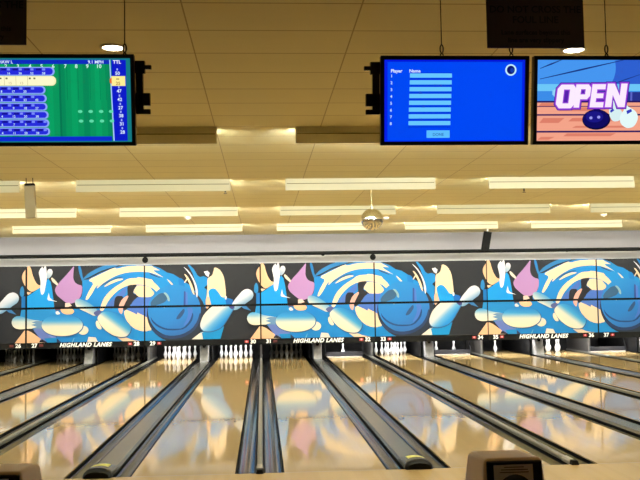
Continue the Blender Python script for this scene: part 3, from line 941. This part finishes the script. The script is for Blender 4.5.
PIT_LIT = {29, 30, 32, 33, 34, 35, 36, 37}
LIT = {28, 29, 30, 32, 33, 34, 35, 36, 37}
mask_note = {-3: 'leftmost printed masking unit, cut by the left picture edge beside number 26',
             -2: 'printed masking unit with violet leaf and lying pin between lane numbers 27 and 28',
             -1: 'printed masking unit with blue ball and diagonal pin between lane numbers 29 and 30',
             0: 'printed masking unit with violet leaf and lying pin between lane numbers 31 and 32',
             1: 'printed masking unit with blue ball and diagonal pin between lane numbers 33 and 34',
             2: 'printed masking unit with violet leaf and lying pin between lane numbers 35 and 36',
             3: 'rightmost printed masking unit, cut by the right picture edge past number 36'}
shared = {}
for s in range(-3, 4):
    kind = 'A' if s % 2 == 0 else 'B'
    r = thing('masking_unit', mask_note[s], 'masking unit', (s * P, Y_MASK, 0), 'masking units over the pins')
    for nm in ('upper_panel', 'lower_panel'):
        if (kind, nm) in shared:
            o = shared[kind, nm].copy(); COL.objects.link(o); o.parent = r
        else:
            shared[kind, nm] = panel_data[kind, nm].build(nm, M['print'], r, attr=True)
    m = MB()
    m.box(.0, P, .02, .07, 1.57, 1.67)
    m.box(.0, .05, .02, .07, .50, 2.80); m.box(P - .05, P, .02, .07, .50, 2.80)
    m.build('backing_frame', M['black'], r)
    m = MB(); m.box(.004, P - .004, -.012, .05, .487, .652)
    st = m.build('number_strip', M['black'], r)
    for n, cx, rx in ((31 + 2 * s, .225, .41), (32 + 2 * s, P - .225, P - .41)):
        m = MB()
        for t in text2d(str(n), .155, .0, .006, 1.0):
            m.face([(x + cx, -.0135, y + .527) for x, y in t])
        m.build('lane_number', M['letter'], st)
        m = MB()
        m.box(rx - .055, rx + .055, -.017, -.012, .543, .613, 0)
        if n in LIT:
            m.lathe([(.026, -.004), (.02, .004), (0, .006)], 12, 1, (rx, -.0, 0))
            k = len(m.v) - 36
            m.v[k:] = [(x, -.018 - z, .58 + y) for x, y, z in m.v[k:]]
        m.build('lane_indicator', [M['red_on'] if n in LIT else M['red_off'], M['red_core']], st)
    for n, cx in ((31 + 2 * s, P / 2 - GAP_W / 2 - LANE_W / 2), (32 + 2 * s, P / 2 + GAP_W / 2 + LANE_W / 2)):
        if n in PIT_LIT:
            m = MB(); m.box(cx - .45, cx + .45, .62, .70, .87, .90); m.box(cx - .02, cx + .02, .05, .66, .90, .92)
            pl = m.build('pit_lamp', M['housing'], r)
            m = MB(); m.tube((cx - .42, .66, .845), (cx + .42, .66, .845), .018); m.build('tube', M['pit_tube'], pl)
    if kind == 'A':
        m = MB()
        for t in text2d('HIGHLAND LANES', .158, .30, .0065, 1.12):
            m.face([(x + P / 2 - .01, -.0135, y + .523) for x, y in t])
        m.build('lettering', M['letter'], st)

# ------------------------------------------------------------------ black rail along the wall, lamps and speaker
r = thing('wall_rail', 'long thin black rail running across the grey wall above the painted panels', 'rail', (0, 16.5, 3.082))
m = MB(); m.tube((X0 + .02, 0, 0), (X1 - .02, 0, 0), .052, 14); m.build('pipe', M['black'], r)
for s in range(-2, 4):
    m = MB(); m.tube((s * P - .6, .04, 0), (s * P - .6, .9, 0), .018, 10); m.build('bracket', M['black'], r)


def rail_spot(x, z, size, label):
    r = thing('rail_spotlight', label, 'spotlight', (x, 16.45, 3.05), 'small black lamps under the rail')
    m = MB(); m.tube((0, .05, 0), (0, 0, z - 3.05 + size * .6), .016, 10); m.build('stem', M['black'], r)
    m = MB()
    n = 10
    rows = []
    for k in range(n + 1):
        a = -PI / 2 + PI * k / n
        rows.append([(size * math.cos(a) * math.cos(2 * PI * j / 16), size * math.cos(a) * math.sin(2 * PI * j / 16), z - 3.05 + size * 1.05 * math.sin(a)) for j in range(16)])
    m.grid(rows, 0, True)
    m.tube((0, -size * .6, z - 3.05 - size * .3), (0, -size * 1.15, z - 3.05 - size * .5), size * .62, 14)
    m.build('housing', M['black'], r)


rail_spot(-3.255, 2.945, .085, 'small round black lamp under the rail above numbers 28 and 29')
rail_spot(3.25, 2.945, .085, 'small round black lamp under the rail above numbers 32 and 33')
r = thing('rail_clamp', 'tiny black wedge-shaped clamp under the rail above the violet leaf of lane 31', 'clamp', (1.81, 16.5, 3.05))
m = MB(); m.hull8([(-.025, -.02, -.05), (.025, -.02, -.05), (.025, .02, -.05), (-.025, .02, -.05)],
                  [(-.07, -.035, .0), (.07, -.035, .0), (.07, .035, .0), (-.07, .035, .0)])
m.build('wedge', M['black'], r)

r = thing('hanging_speaker', 'slim black speaker tilted in front of the rail above numbers 34 and 35', 'speaker', (6.60, 16.25, ZC), rot=(math.radians(6), math.radians(-7.5), 0))
r.rotation_euler = (math.radians(6), math.radians(9), 0)
m = MB(); m.box(-.105, .105, -.07, .07, -.64, -.07); m.build('cabinet', M['black'], r, bevel=.012)
m = MB(); m.box(-.085, .085, -.078, -.071, -.61, -.10); m.build('grille', M['black'], r)
m = MB(); m.tube((-.02, 0, .0), (-.02, 0, -.08), .028, 12); m.build('ceiling_mount', M['white_plastic'], r)

# ------------------------------------------------------------------ ceiling light rows: a deep board hides each lamp from the bowlers
LEN = 2.42


def make_light(tube):
    r = thing('ceiling_light', 'x', 'ceiling light', (0, 0, ZC), 'ceiling lights over the lanes')
    h = LEN / 2
    m = MB(); m.box(-h, h, .028, .045, -.075, 0); m.box(-h, h, .0, .02, -.19, -.087)
    m.box(-h, h, .026, .032, -.10, -.07)
    for x in (-h + .01, 0, h - .01):
        m.box(x - .008, x + .008, .018, .03, -.19, 0)
    m.build('front_board', M['valance'], r)
    m = MB(); m.box(-h + .02, h - .02, .008, .026, -.0872, -.0748); m.build('gap_shade_strip', M['seam'], r)  # dark beige strip paints the shade of the gap between the boards
    m = MB(); m.box(-h + .02, h - .02, .05, .12, -.045, 0); m.build('channel', M['housing'], r, bevel=.006)
    for y in (.078,):
        m = MB(); m.tube((-h + .06, y, -.135), (h - .06, y, -.135), .016, 10); m.build('tube', tube, r)
    for sx in (-1, 1):
        m = MB(); m.box(sx * (h - .045) - .012, sx * (h - .045) + .012, .055, .115, -.155, -.04); m.build('lampholder', M['housing'], r)
    return r


DIM = {(0, -.5), (0, -1.5), (1, .5), (1, 1.5), (1, 2.5)}
row_name = ('the dark front row', 'the second row', 'the third row', 'the row nearest the wall')
src = {}
ORD = ('first', 'second', 'third', 'fourth', 'fifth')
VIS = ((-.5, .5, 1.5), (-1.5, -.5, .5, 1.5), (-1.5, -.5, .5, 1.5, 2.5), (-1.5, -.5, .5, 1.5, 2.5))
for i, y in enumerate(ROWS):
    for s in (-2.5, -1.5, -.5, .5, 1.5, 2.5, 3.5):
        d = (i, s) in DIM
        vis = VIS[i]
        if s in vis:
            lb = 'long boxed ceiling light, %s from the left in %s' % (ORD[vis.index(s)], row_name[i])
        elif s < vis[0]:
            lb = 'long boxed ceiling light %s the left picture edge in %s' % ('just past' if s == vis[0] - 1 else 'far past', row_name[i])
        else:
            lb = 'long boxed ceiling light %s the right picture edge in %s' % (('just past', 'well past', 'far past')[int(s - vis[-1] - 1)], row_name[i])
        if d not in src:
            src[d] = make_light(M['tube_dim' if d else 'tube_on'])
            src[d].location = (s * P, y, ZC); src[d]['label'] = lb
        else:
            dup(src[d], lb, (s * P, y, ZC))

# downlights over the approach
dl = None
for (x, y, lb) in ((-1.057, -2.637, 'round white recessed downlight above the green score screen'),
                   (2.506, -2.60, 'round white recessed downlight right of the large dark sign'),
                   (-4.62, -2.6, 'round recessed downlight left of the picture, over the approach'),
                   (6.07, -2.6, 'round recessed downlight right of the picture, over the approach'),
                   (-1.057, -6.2, 'round recessed downlight over the seats on the left'),
                   (2.506, -6.2, 'round recessed downlight over the seats on the right')):
    if dl is None:
        dl = thing('downlight', lb, 'ceiling light', (x, y, ZC), 'recessed downlights')
        m = MB(); m.lathe([(.076, -.001), (.098, -.001), (.100, -.008), (.080, -.012), (.076, -.006)], 28); m.build('trim_ring', M['trim_white'], dl)
        m = MB(); m.face([(.077 * math.cos(-2 * PI * k / 28), .077 * math.sin(-2 * PI * k / 28), -.005) for k in range(28)]); m.build('lens', M['lens'], dl)
    else:
        dup(dl, lb, (x, y, ZC))

# ------------------------------------------------------------------ small ceiling fittings
def detector(x, y, lb):
    r = thing('smoke_detector', lb, 'smoke detector', (x, y, ZC), 'ceiling smoke detectors')
    m = MB(); m.lathe([(.0, -.055), (.05, -.055), (.07, -.04), (.078, -.015), (.078, 0)], 22); m.build('housing', M['white_plastic'], r)
    m = MB(); m.lathe([(.0, -.068), (.022, -.066), (.03, -.05)], 14); m.build('sensor_cap', M['housing'], r)


detector(-1.64, 11.45, 'small white detector on the ceiling above lane 29, before the last light row')
detector(8.28, 11.75, 'small white detector on the ceiling far right, before the last light row')
detector(3.03, 12.0, 'small white detector on the ceiling just right of the mirror ball')


def sprinkler(x, y, lb):
    r = thing('sprinkler', lb, 'sprinkler', (x, y, ZC), 'ceiling sprinklers')
    m = MB(); m.lathe([(.045, 0), (.045, -.008), (.014, -.016), (.012, -.06), (.0, -.062)], 14); m.build('pipe_stub', M['steel_dark'], r)
    m = MB(); m.lathe([(.0, -.085), (.03, -.083), (.032, -.078), (.0, -.076)], 12); m.tube((-.012, 0, -.055), (-.012, 0, -.08), .003, 6); m.tube((.012, 0, -.055), (.012, 0, -.08), .003, 6)
    m.build('deflector', M['steel_dark'], r)


sprinkler(4.755, 6.4, 'small dark sprinkler on the ceiling behind the second light row, right of the mirror ball')
sprinkler(-.57, 6.2, 'small dark sprinkler on the ceiling behind the second light row above lane 30')

r = thing('hanging_box', 'tall narrow tan box hanging from the ceiling at the left, dark on top', 'hanging box', (-3.505, 4.62, ZC), rot=(0, math.radians(-3), 0))
m = MB(); m.box(-.075, .075, -.05, .05, -.62, -.125); m.build('body', M['tan_panel'], r, bevel=.008)
m = MB(); m.box(-.07, .07, -.045, .045, -.124, -.09); m.build('top_cap', M['black'], r)
for sx in (-.05, .05):
    m = MB(); m.tube((sx, 0, -.095), (sx, 0, .004), .006, 8); m.build('hanger', M['steel_dark'], r)

# mirror ball
r = thing('mirror_ball', 'silver mirror ball hanging from the ceiling over lane 32', 'mirror ball', (2.014, 6.5, 3.168))
m = MB()
R_ = .197
nb = 22
for i in range(nb):
    a0, a1 = -PI / 2 + PI * i / nb, -PI / 2 + PI * (i + 1) / nb
    rm = R_ * math.cos((a0 + a1) / 2)
    nn = max(6, int(2 * PI * rm / .028))
    for j in range(nn):
        b0, b1 = 2 * PI * (j + .04) / nn, 2 * PI * (j + .96) / nn
        q = [Vector((R_ * math.cos(a) * math.cos(c), R_ * math.cos(a) * math.sin(c), R_ * math.sin(a)))
             for a, c in ((a0 + .004, b0), (a0 + .004, b1), (a1 - .004, b1), (a1 - .004, b0))]
        mid = sum(q, Vector()) / 4
        jx = Vector((random.uniform(-1, 1), random.uniform(-1, 1), random.uniform(-1, 1))) * .035
        m.face([p + mid.normalized() * (p - mid).dot(jx) for p in q])
m.build('mirror_facets', M['silver'], r)
m = MB()
m.lathe([(R_ * .972 * math.cos(-PI / 2 + PI * k / 20), R_ * .972 * math.sin(-PI / 2 + PI * k / 20)) for k in range(21)], 28)
m.build('core', M['steel_dark'], r)
m = MB(); m.tube((0, 0, .19), (0, 0, .225), .03, 14); m.build('cap', M['housing'], r)
m = MB(); m.tube((0, 0, .22), (0, 0, ZC - 3.168 + .004), .006, 8); m.build('rod', M['cord'], r)

# ------------------------------------------------------------------ screens
TV_W, TV_H = .905, .535
TILT = math.radians(-9)


def tv(cx, label, screen_mesh, side):
    r = thing('hanging_monitor', label, 'monitor', (cx, -4.09, 2.964 + (.006 if cx < 0 else 0)), 'hanging score monitors', (TILT * -1, 0, 0))
    w, h = TV_W / 2, TV_H / 2
    m = MB(); m.box(-w, w, .006, .05, -h, h)
    m.box(-w + .06, w - .06, .05, .085, -h + .05, h - .06)
    m.build('casing', M['bezel'], r, bevel=.006)
    m = MB()
    bz = .022
    m.box(-w, w, -.008, .006, h - bz, h); m.box(-w, w, -.008, .006, -h, -h + bz)
    m.box(-w, -w + bz, -.008, .006, -h + bz, h - bz); m.box(w - bz, w, -.008, .006, -h + bz, h - bz)
    m.build('bezel', M['bezel'], r)
    screen_mesh.build('screen', M['screen'], r, attr=True)
    for sx in side:
        m = MB()
        a = sx * w
        def bx(xa, xb, y0, y1, z0, z1):
            m.box(min(sx * xa, sx * xb), max(sx * xa, sx * xb), y0, y1, z0, z1)
        bx(w, w + .058, .03, .075, .16, .235)
        bx(w + .05, w + .095, .035, .07, .185, .21)
        bx(w + .016, w + .045, .03, .075, -.05, .17)
        bx(w, w + .02, .05, .075, -.05, .17)
        bx(w, w + .085, .03, .075, -.03, .045)
        bx(w, w + .085, .035, .07, -.08, -.05)
        bx(w, w + .03, .035, .07, -.06, -.02)
        m.build('side_bracket', M['blackgloss'], r, bevel=.004)
    return r


def new_screen(base):
    m = MB()
    pr = Print(m, (-TV_W / 2 + .023, TV_W / 2 - .023, -TV_H / 2 + .023, TV_H / 2 - .023), 0.004, .00012)
    pr.rectf(-.5, .5, -.3, .3, base)
    return m, pr


# score sheet
m, pr = new_screen((8, 150, 92))
U = lambda px: -.3355 + px * .0058
V = lambda py: (100.3 - py) * .006
for k, px in enumerate(range(-60, 112, 12)):
    pr.rectf(U(px), U(px + 6), V(140), V(60), (8, 160, 98) if k % 2 else (6, 136, 88))
pr.rectf(U(60), U(62), V(136), V(60), (4, 118, 80))
for px in (68, 79, 91, 101, 107):
    pr.rectf(U(px), U(px + .5), V(100), V(66), (4, 120, 78))
pr.rectf(U(-70), U(140), V(61.2), V(59), (20, 120, 130))
pr.rectf(U(127.6), U(140), V(142), V(59), (20, 120, 130))
pr.rectf(U(-70), U(127.6), V(142), V(139.8), (20, 120, 130))
pr.rectf(U(-70), U(111.5), V(65.2), V(61), (12, 42, 190))
pr.rectf(U(-70), U(112), V(140), V(135.5), (14, 40, 205))
pr.rectf(U(113), U(127.6), V(140), V(61), (10, 26, 200))
pr.poly([(U(111), V(61)), (U(112), V(61)), (U(114.4), V(140)), (U(113.2), V(140))], (170, 205, 255))
pr.text('HAW L', U(8), V(64.6), .026, (225, 240, 255), 0, .0004)
pr.text('9.1 MPH', U(97.5), V(64.6), .026, (225, 240, 255), 0, .0004)
pr.text('TTL', U(118.7), V(64.6), .027, (255, 255, 255), 0, .0006)
for t, px in (('2', 8), ('3', 20), ('4', 32), ('5', 43.5), ('6', 55), ('7', 67), ('8', 78), ('9', 89), ('10', 100.5)):
    pr.text(t, U(px), V(69), .031, (205, 250, 235), 0, .0006)


def pill(x1, y0, y1, col, edge):
    c = (y0 + y1) / 2
    hh = (y1 - y0) / 2
    pts = [(U(-70), V(y1))] + [(U(x1 - hh * .6 + hh * .9 * math.cos(a)), V(c - hh * math.sin(a))) for a in [(-90 + 15 * k) * PI / 180 for k in range(13)]] + [(U(-70), V(y0))]
    pr.poly(pts, edge)
    pts = [(U(-70), V(y1 - .9))] + [(U(x1 - 1.4 - hh * .6 + hh * .8 * math.cos(a)), V(c - (hh - .9) * math.sin(a))) for a in [(-90 + 15 * k) * PI / 180 for k in range(13)]] + [(U(-70), V(y0 + .9))]
    pr.poly(pts, col)


rows = [(55, 68, 76.4, ('16', '36', '52', '58')), (45.5, 86.4, 94, ('8', '17', '20')), (46.5, 94.6, 102.2, ('8', '18', '23', '42')), (47, 102.8, 110.2, ('3', '9', '18', '27')),
        (48, 110.8, 118.2, ('4', '12', '20', '38')), (48.5, 118.8, 126.2, ('6', '7', '9')), (49, 126.8, 134.4, ('4', '11', '20', '28'))]
for x1, y0, y1, sc in rows:
    pill(x1, y0, y1, (38, 44, 220), (140, 165, 255))
    for k in range(6):
        px = -4 + k * 11.6
        if px < x1 - 6:
            pr.rectf(U(px - 4.6), U(px + .6), V(y0 + 3.4), V(y0 + 1.3), (22, 22, 150))
            pr.rectf(U(px + 1.6), U(px + 4.6), V(y0 + 3.4), V(y0 + 1.3), (120, 140, 250))
    for k, t in enumerate(sc):
        pr.text(t, U((3 if len(sc) < 4 or x1 < 50 else 10.5) + k * 11.6), V(y1 - 1.2), .019, (205, 235, 255), 0, .0003)
pill(56.5, 76.8, 86.2, (255, 250, 205), (250, 246, 190))
for k, t in enumerate(('9', '15', '15')):
    pr.text(t, U(1 + k * 11.3), V(85), .021, (190, 160, 120))
for px in (2, 8, 31, 35.5):
    pr.rectf(U(px), U(px + 2), V(80), V(78.4), (120, 120, 90))
for px in (6.5, 18, 29.5):
    pr.rectf(U(px), U(px + .4), V(86), V(77.2), (200, 190, 140))
for px in (81, 91.5, 102, 112):
    pr.ell(U(px), V(111.3), .013, .009, (95, 220, 170))
    pr.ell(U(px + .6), V(120.6), .013, .009, (95, 220, 170))
pr.rectf(U(113.2), U(127), V(86.5), V(77), (255, 240, 150))
pr.poly([(U(111.5), V(79.5)), (U(113.4), V(78.5)), (U(113.4), V(84.5)), (U(111.5), V(83.5))], (235, 110, 60))
for t, py, px in (('50', 75.8, 119.4), ('47', 93, 120.6), ('42', 101.2, 121), ('27', 109.3, 121.6), ('38', 117, 122), ('31', 125, 122.6), ('28', 133, 123)):
    pr.text(t, U(px), V(py), .027, (220, 238, 255), 0, .0006)
    pr.text('8', U(px - .2), V(py - 4.3), .017, (190, 210, 255), 0, .0003)
pr.text('25', U(119.8), V(85.6), .026, (170, 130, 60), 0, .0005)
pr.rectf(U(118), U(121), V(80.4), V(79.4), (150, 130, 80))
tv(-1.146, 'hanging monitor showing a green and blue score sheet, at the upper left', m, (1,))

# entry form
m, pr = new_screen((0, 72, 245))
U = lambda px: (px - 456.5) * .00603
V = lambda py: (101 - py) * .00603
pr.rectf(U(385), U(530), V(62.5), V(58), (4, 20, 215)); pr.rectf(U(384), U(388.5), V(150), V(58), (6, 30, 225))
pr.rectf(U(384), U(530), V(150), V(140.5), (4, 40, 235)); pr.rectf(U(525), U(530), V(150), V(58), (4, 30, 225))
pr.text('Player', U(397.5), V(73), .028, (225, 240, 255), 0, .0006)
pr.text('Name', U(416), V(73), .028, (225, 240, 255), 0, .0006)
for k in range(8):
    y = 76 + k * 6.75
    pr.text(str(k + 1), U(392.6 - k * .12), V(y + 1.8), .024, (200, 230, 255), 0, .0005)
    pr.rectf(U(411 - k * .2), U(453.5 - k * .2), V(y + 4.6), V(y - 3), (0, 62, 228))
    pr.rectf(U(411 - k * .2), U(453.5 - k * .2), V(y + 2.1), V(y - 2.1), (104, 200, 255))
pr.rectf(U(428), U(451.5), V(138), V(130.5), (92, 190, 255))
pr.text('DONE', U(439.8), V(136), .024, (40, 110, 190), 0, .0004)
pr.ell(U(513.2), V(70.5), .0345, .0345, (195, 235, 255))
pr.ell(U(513.2), V(70.5), .0245, .0255, (8, 20, 110))
pr.ell(U(514.5), V(70.8), .012, .0135, (20, 60, 170))
tv(1.222, 'hanging monitor showing a plain blue player name form', m, (-1,))

# open screen
m, pr = new_screen((70, 150, 240))
U = lambda px: (px - 608.5) * .00603
V = lambda py: (100.5 - py) * .00603
pr.poly([(U(617), V(58)), (U(618.5), V(70)), (U(616), V(80)), (U(610), V(88)), (U(700), V(88)), (U(700), V(58))], (46, 96, 208), 1)
pr.rectf(U(530), U(700), V(91), V(84), (110, 200, 248))
pr.rectf(U(530), U(700), V(101), V(91), (60, 140, 232))
pr.rectf(U(553), U(600), V(95), V(90), (130, 205, 248))
pr.rectf(U(626), U(700), V(104), V(92), (40, 50, 140)); pr.rectf(U(634), U(636), V(104), V(92), (90, 100, 200))
for (x0, y0, x1, y1, w) in ((540, 68.5, 563, 59.5, .009), (540, 79, 626, 60, .010), (612, 85, 645, 74, .006)):
    pr.poly(stroke([(U(x0), V(y0)), (U((x0 + x1) / 2), V((y0 + y1) / 2)), (U(x1), V(y1))], w), (26, 52, 130))
pr.ell(U(557), V(93), .02, .028, (150, 215, 250))
pr.rectf(U(530), U(700), V(145), V(101.5), (244, 164, 138))
for (x0, x1, y0, y1) in ((538, 575, 103, 107), (560, 600, 107.5, 111), (540, 566, 118, 123), (570, 630, 118, 121.5), (574, 640, 126, 128), (538, 556, 137, 140), (565, 620, 133.5, 136.5)):
    pr.poly([(U(x0 + 4), V(y0)), (U(x1), V(y0)), (U(x1 - 6), V(y1)), (U(x0), V(y1))], (222, 128, 106))
for y, w in ((101.7, .9), (106.4, .4), (114.9, .8), (131.8, .9)):
    pr.rectf(U(530), U(700), V(y + w), V(y - w), (46, 24, 92))
# skittles
pr.poly([(U(612), V(101)), (U(617), V(100)), (U(622), V(107)), (U(627), V(114)), (U(624), V(121)), (U(616), V(122)), (U(612), V(115))], (216, 240, 242), 2)
pr.poly([(U(628), V(103)), (U(632), V(107)), (U(640), V(111)), (U(643), V(118)), (U(639), V(127)), (U(631), V(129)), (U(624), V(124)), (U(623), V(116)), (U(628), V(110))], (228, 250, 250), 2)
pr.poly([(U(613), V(111)), (U(616), V(108.5)), (U(617.5), V(110.5)), (U(614), V(113))], (50, 60, 190)); pr.poly([(U(630), V(111)), (U(635), V(109)), (U(636), V(111.5)), (U(631), V(114.5))], (50, 60, 190))
pr.ell(U(599), V(119.7), .0885, .0625, (6, 4, 52)); pr.ell(U(598.6), V(119.2), .082, .056, (14, 10, 96)); pr.ell(U(597), V(117), .055, .034, (26, 22, 132))
pr.ell(U(593.3), V(118), .010, .009, (150, 150, 240)); pr.ell(U(601.4), V(117.3), .010, .009, (150, 150, 240))
LET = {'O': [[(-.5, .18), (-.32, 0), (.32, 0), (.5, .18), (.5, .82), (.32, 1), (-.32, 1), (-.5, .82)], [(-.14, .22), (.14, .22), (.14, .78), (-.14, .78)]],
       'P': [[(-.5, 0), (-.14, 0), (-.14, .36), (.3, .36), (.48, .5), (.48, .86), (.3, 1), (-.5, 1)], [(-.14, .58), (.12, .58), (.12, .78), (-.14, .78)]],
       'E': [[(-.46, 0), (.44, 0), (.44, .22), (-.1, .22), (-.1, .4), (.36, .4), (.36, .6), (-.1, .6), (-.1, .78), (.44, .78), (.44, 1), (-.46, 1)]],
       'N': [[(-.5, 0), (-.18, 0), (-.18, .52), (.16, 0), (.5, 0), (.5, 1), (.18, 1), (.18, .48), (-.16, 1), (-.5, 1)]]}


def fat(pts, d):
    o, n = [], len(pts)
    for i in range(n):
        p, a, c = Vector(pts[i]), Vector(pts[i - 1]), Vector(pts[(i + 1) % n])
        e0, e1 = (p - a).normalized(), (c - p).normalized()
        k = Vector((e0.y + e1.y, -(e0.x + e1.x)))
        k = k.normalized() / max(.45, math.sqrt(max(.01, (1 + e0.dot(e1)) / 2)))
        o.append((p.x + k.x * d, p.y + k.y * d))
    return o


LETP = (('O', 567.2, 19.5, 108.3, 84.6), ('P', 584.2, 16, 107.6, 84.4), ('E', 600, 15.5, 107.4, 84.2), ('N', 619, 20.5, 107.2, 83.6))
def letter_pts(ch, px, wd, y0, y1):
    x0, w_, z0, z1 = U(px), wd * .00603, V(y0), V(y1)
    return [[(x0 + a * w_ + (c - .5) * .016, z0 + c * (z1 - z0)) for a, c in q] for q in LET[ch]]
for d, col, in ((.013, (70, 20, 160)), (.008, (158, 70, 220)), (0, (252, 236, 255))):
    for a in LETP:
        pr.poly(fat(letter_pts(*a)[0], d), col)
for a in LETP:
    q = letter_pts(*a)
    if len(q) > 1:
        pr.poly(fat(q[1], .002), (150, 70, 215)); pr.poly(fat(q[1], -.005), (84, 34, 170))
tv(2.158, 'hanging monitor showing the word OPEN over a cartoon ball and lane', m, ())

# chains
def chain(x, z0, label):
    y = -4.075
    r = thing('hanging_chain', label, 'chain', (x, y, z0 + .012), 'monitor suspension chains')
    top = ZC - z0 - .012
    m = MB(); m.tube((0, 0, .080), (0, 0, top), .0032, 8); m.build('wire', M['steel_dark'], r)
    m = MB(); m.ring((0, 0, .056), .0095, .025, .0046); m.build('quick_link', M['steel_dark'], r)
    m = MB(); m.ring((0, 0, .015), .0085, .013, .0042); m.build('eye_ring', M['steel_dark'], r)
    return r


chain(-.755, 3.218, 'dark wire with a long link holding the green score screen')
chain(1.152, 3.218, 'dark wire with a link holding the blue form screen, left of the sign')
chain(1.582, 3.218, 'dark wire with a link just below the large sign, on the blue form screen')
chain(2.178, 3.218, 'dark wire with a long link holding the screen that says OPEN')

# dark signs
def sign(cx, label):
    r = thing('hanging_sign', label, 'sign', (cx, -4.28, 3.408 if cx > 0 else 3.42), 'dark hanging signs')
    m = MB(); m.box(-.292, .292, 0, .012, -.172, .20); bd = m.build('board', M['sign'], r, bevel=.003)
    for body, y, sz in (('DO NOT CROSS THE', .040, .058), ('FOUL LINE', -.022, .058), ('Lane surfaces beyond this', -.092, .040), ('line are very slippery', -.138, .040)):
        m = MB()
        for t in text2d(body, sz, 0, .0012):
            m.face([(a, -.0008, c + y) for a, c in t])
        m.build('lettering', M['sign_letter'], bd)
    for sx in (-.24, .24):
        m = MB(); m.tube((sx, .006, .19), (sx, .006, ZC - 3.406), .0025, 8); m.build('hanging_wire', M['steel_dark'], r)


sign(1.674, 'large dark sign hanging above the blue form screen, black lettering barely readable')
sign(-1.57, 'dark hanging sign in the upper left corner, mostly outside the picture')

# ------------------------------------------------------------------ ball returns on the approach
def make_ball_return():
    r = thing('ball_return', 'x', 'ball return', (0, 0, 0), 'ball return units on the approach')
    m = MB()
    w = .205
    m.hull8([(-w, -.02, 0), (w, -.02, 0), (w, .55, 0), (-w, .55, 0)], [(-w, -.02, .40), (w, -.02, .40), (w, .55, .40), (-w, .55, .40)])
    m.build('base', M['hood'], r, bevel=.02)
    m = MB()
    m.hull8([(-w - .012, -.03, .40), (w + .012, -.03, .40), (w + .012, .56, .40), (-w - .012, .56, .40)],
            [(-w + .015, .0, .735), (w - .015, .0, .735), (w - .015, .50, .70), (-w + .015, .50, .70)])
    m.build('hood', M['hood'], r, bevel=.035, seg=4)
    # sunken black face with a label card and the dark dome under it
    f = math.atan2(.03, .335)
    m = MB(); m.box(-.182, .182, -.022, .0, .44, .716)
    pn = m.build('front_panel', M['blackgloss'], r, (0, .006, 0), bevel=.008)
    for i, v in enumerate(pn.data.vertices):
        v.co.y += (v.co.z - .44) * math.tan(f) - .02
    m = MB(); m.box(-.138, .118, -.003, .0, .50, .694)
    cd = m.build('label_card', M['card'], pn)
    m = MB()
    for k, (a, c) in enumerate(((-.07, .06), (-.09, .085), (-.10, .09))):
        m.box(a, c, -.0045, -.003, (.676 - k * .016), (.681 - k * .016))
    m.build('printed_lines', M['card_ink'], pn)
    for o in (cd, pn.children[-1]):
        for v in o.data.vertices:
            v.co.y += (v.co.z - .44) * math.tan(f) - .0425
    m = MB()
    rows = []
    for i in range(9):
        a = PI / 2 * i / 8
        rows.append([(.118 * math.cos(a) * math.cos(PI + PI * j / 20), -.012 + .03 * math.cos(a) * math.sin(PI + PI * j / 20) , .52 + .115 * math.sin(a)) for j in range(21)])
    m.grid(rows, 0)
    dm = m.build('dark_dome', M['blackgloss'], pn)
    for v in dm.data.vertices:
        v.co.y += (v.co.z - .44) * math.tan(f) - .028
    return r


br = make_ball_return()
br.location = (1.655, -3.60, 0)
br['label'] = 'tan ball return hood with a black panel at the bottom right of centre'
dup(br, 'tan ball return hood cut off at the bottom left corner', (-1.66, -3.60, 0))

# ------------------------------------------------------------------ world, camera, colour
w = bpy.data.worlds.new('world')
scene.world = w
w.use_nodes = True
w.node_tree.nodes['Background'].inputs[0].default_value = (.9, .8, .65, 1)
w.node_tree.nodes['Background'].inputs[1].default_value = .02

cx_, cy_, h_, yaw, pit, roll, f_ = 0.0431, -9.4222, 1.7841, 0.065065, 0.064378, -0.0159095, 902.29
Fv = Vector((math.sin(yaw) * math.cos(pit), math.cos(yaw) * math.cos(pit), math.sin(pit)))
Rv = Vector((math.cos(yaw), -math.sin(yaw), 0))
Uv = Rv.cross(Fv)
R2 = Rv * math.cos(roll) + Uv * math.sin(roll)
U2 = -Rv * math.sin(roll) + Uv * math.cos(roll)
cam = bpy.data.cameras.new('camera')
co = bpy.data.objects.new('camera', cam)
COL.objects.link(co)
mw = Matrix((R2, U2, -Fv)).transposed().to_4x4()
mw.translation = Vector((cx_, cy_, h_))
co.matrix_world = mw
cam.sensor_fit = 'HORIZONTAL'
cam.sensor_width = 36
cam.lens = 36 * f_ / 640
cam.clip_start = .05
cam.clip_end = 200
scene.camera = co
vs = scene.view_settings
vs.view_transform = 'Standard'
vs.look = 'None'
vs.exposure = 0.0
vs.gamma = 1.0
vs.use_curve_mapping = False
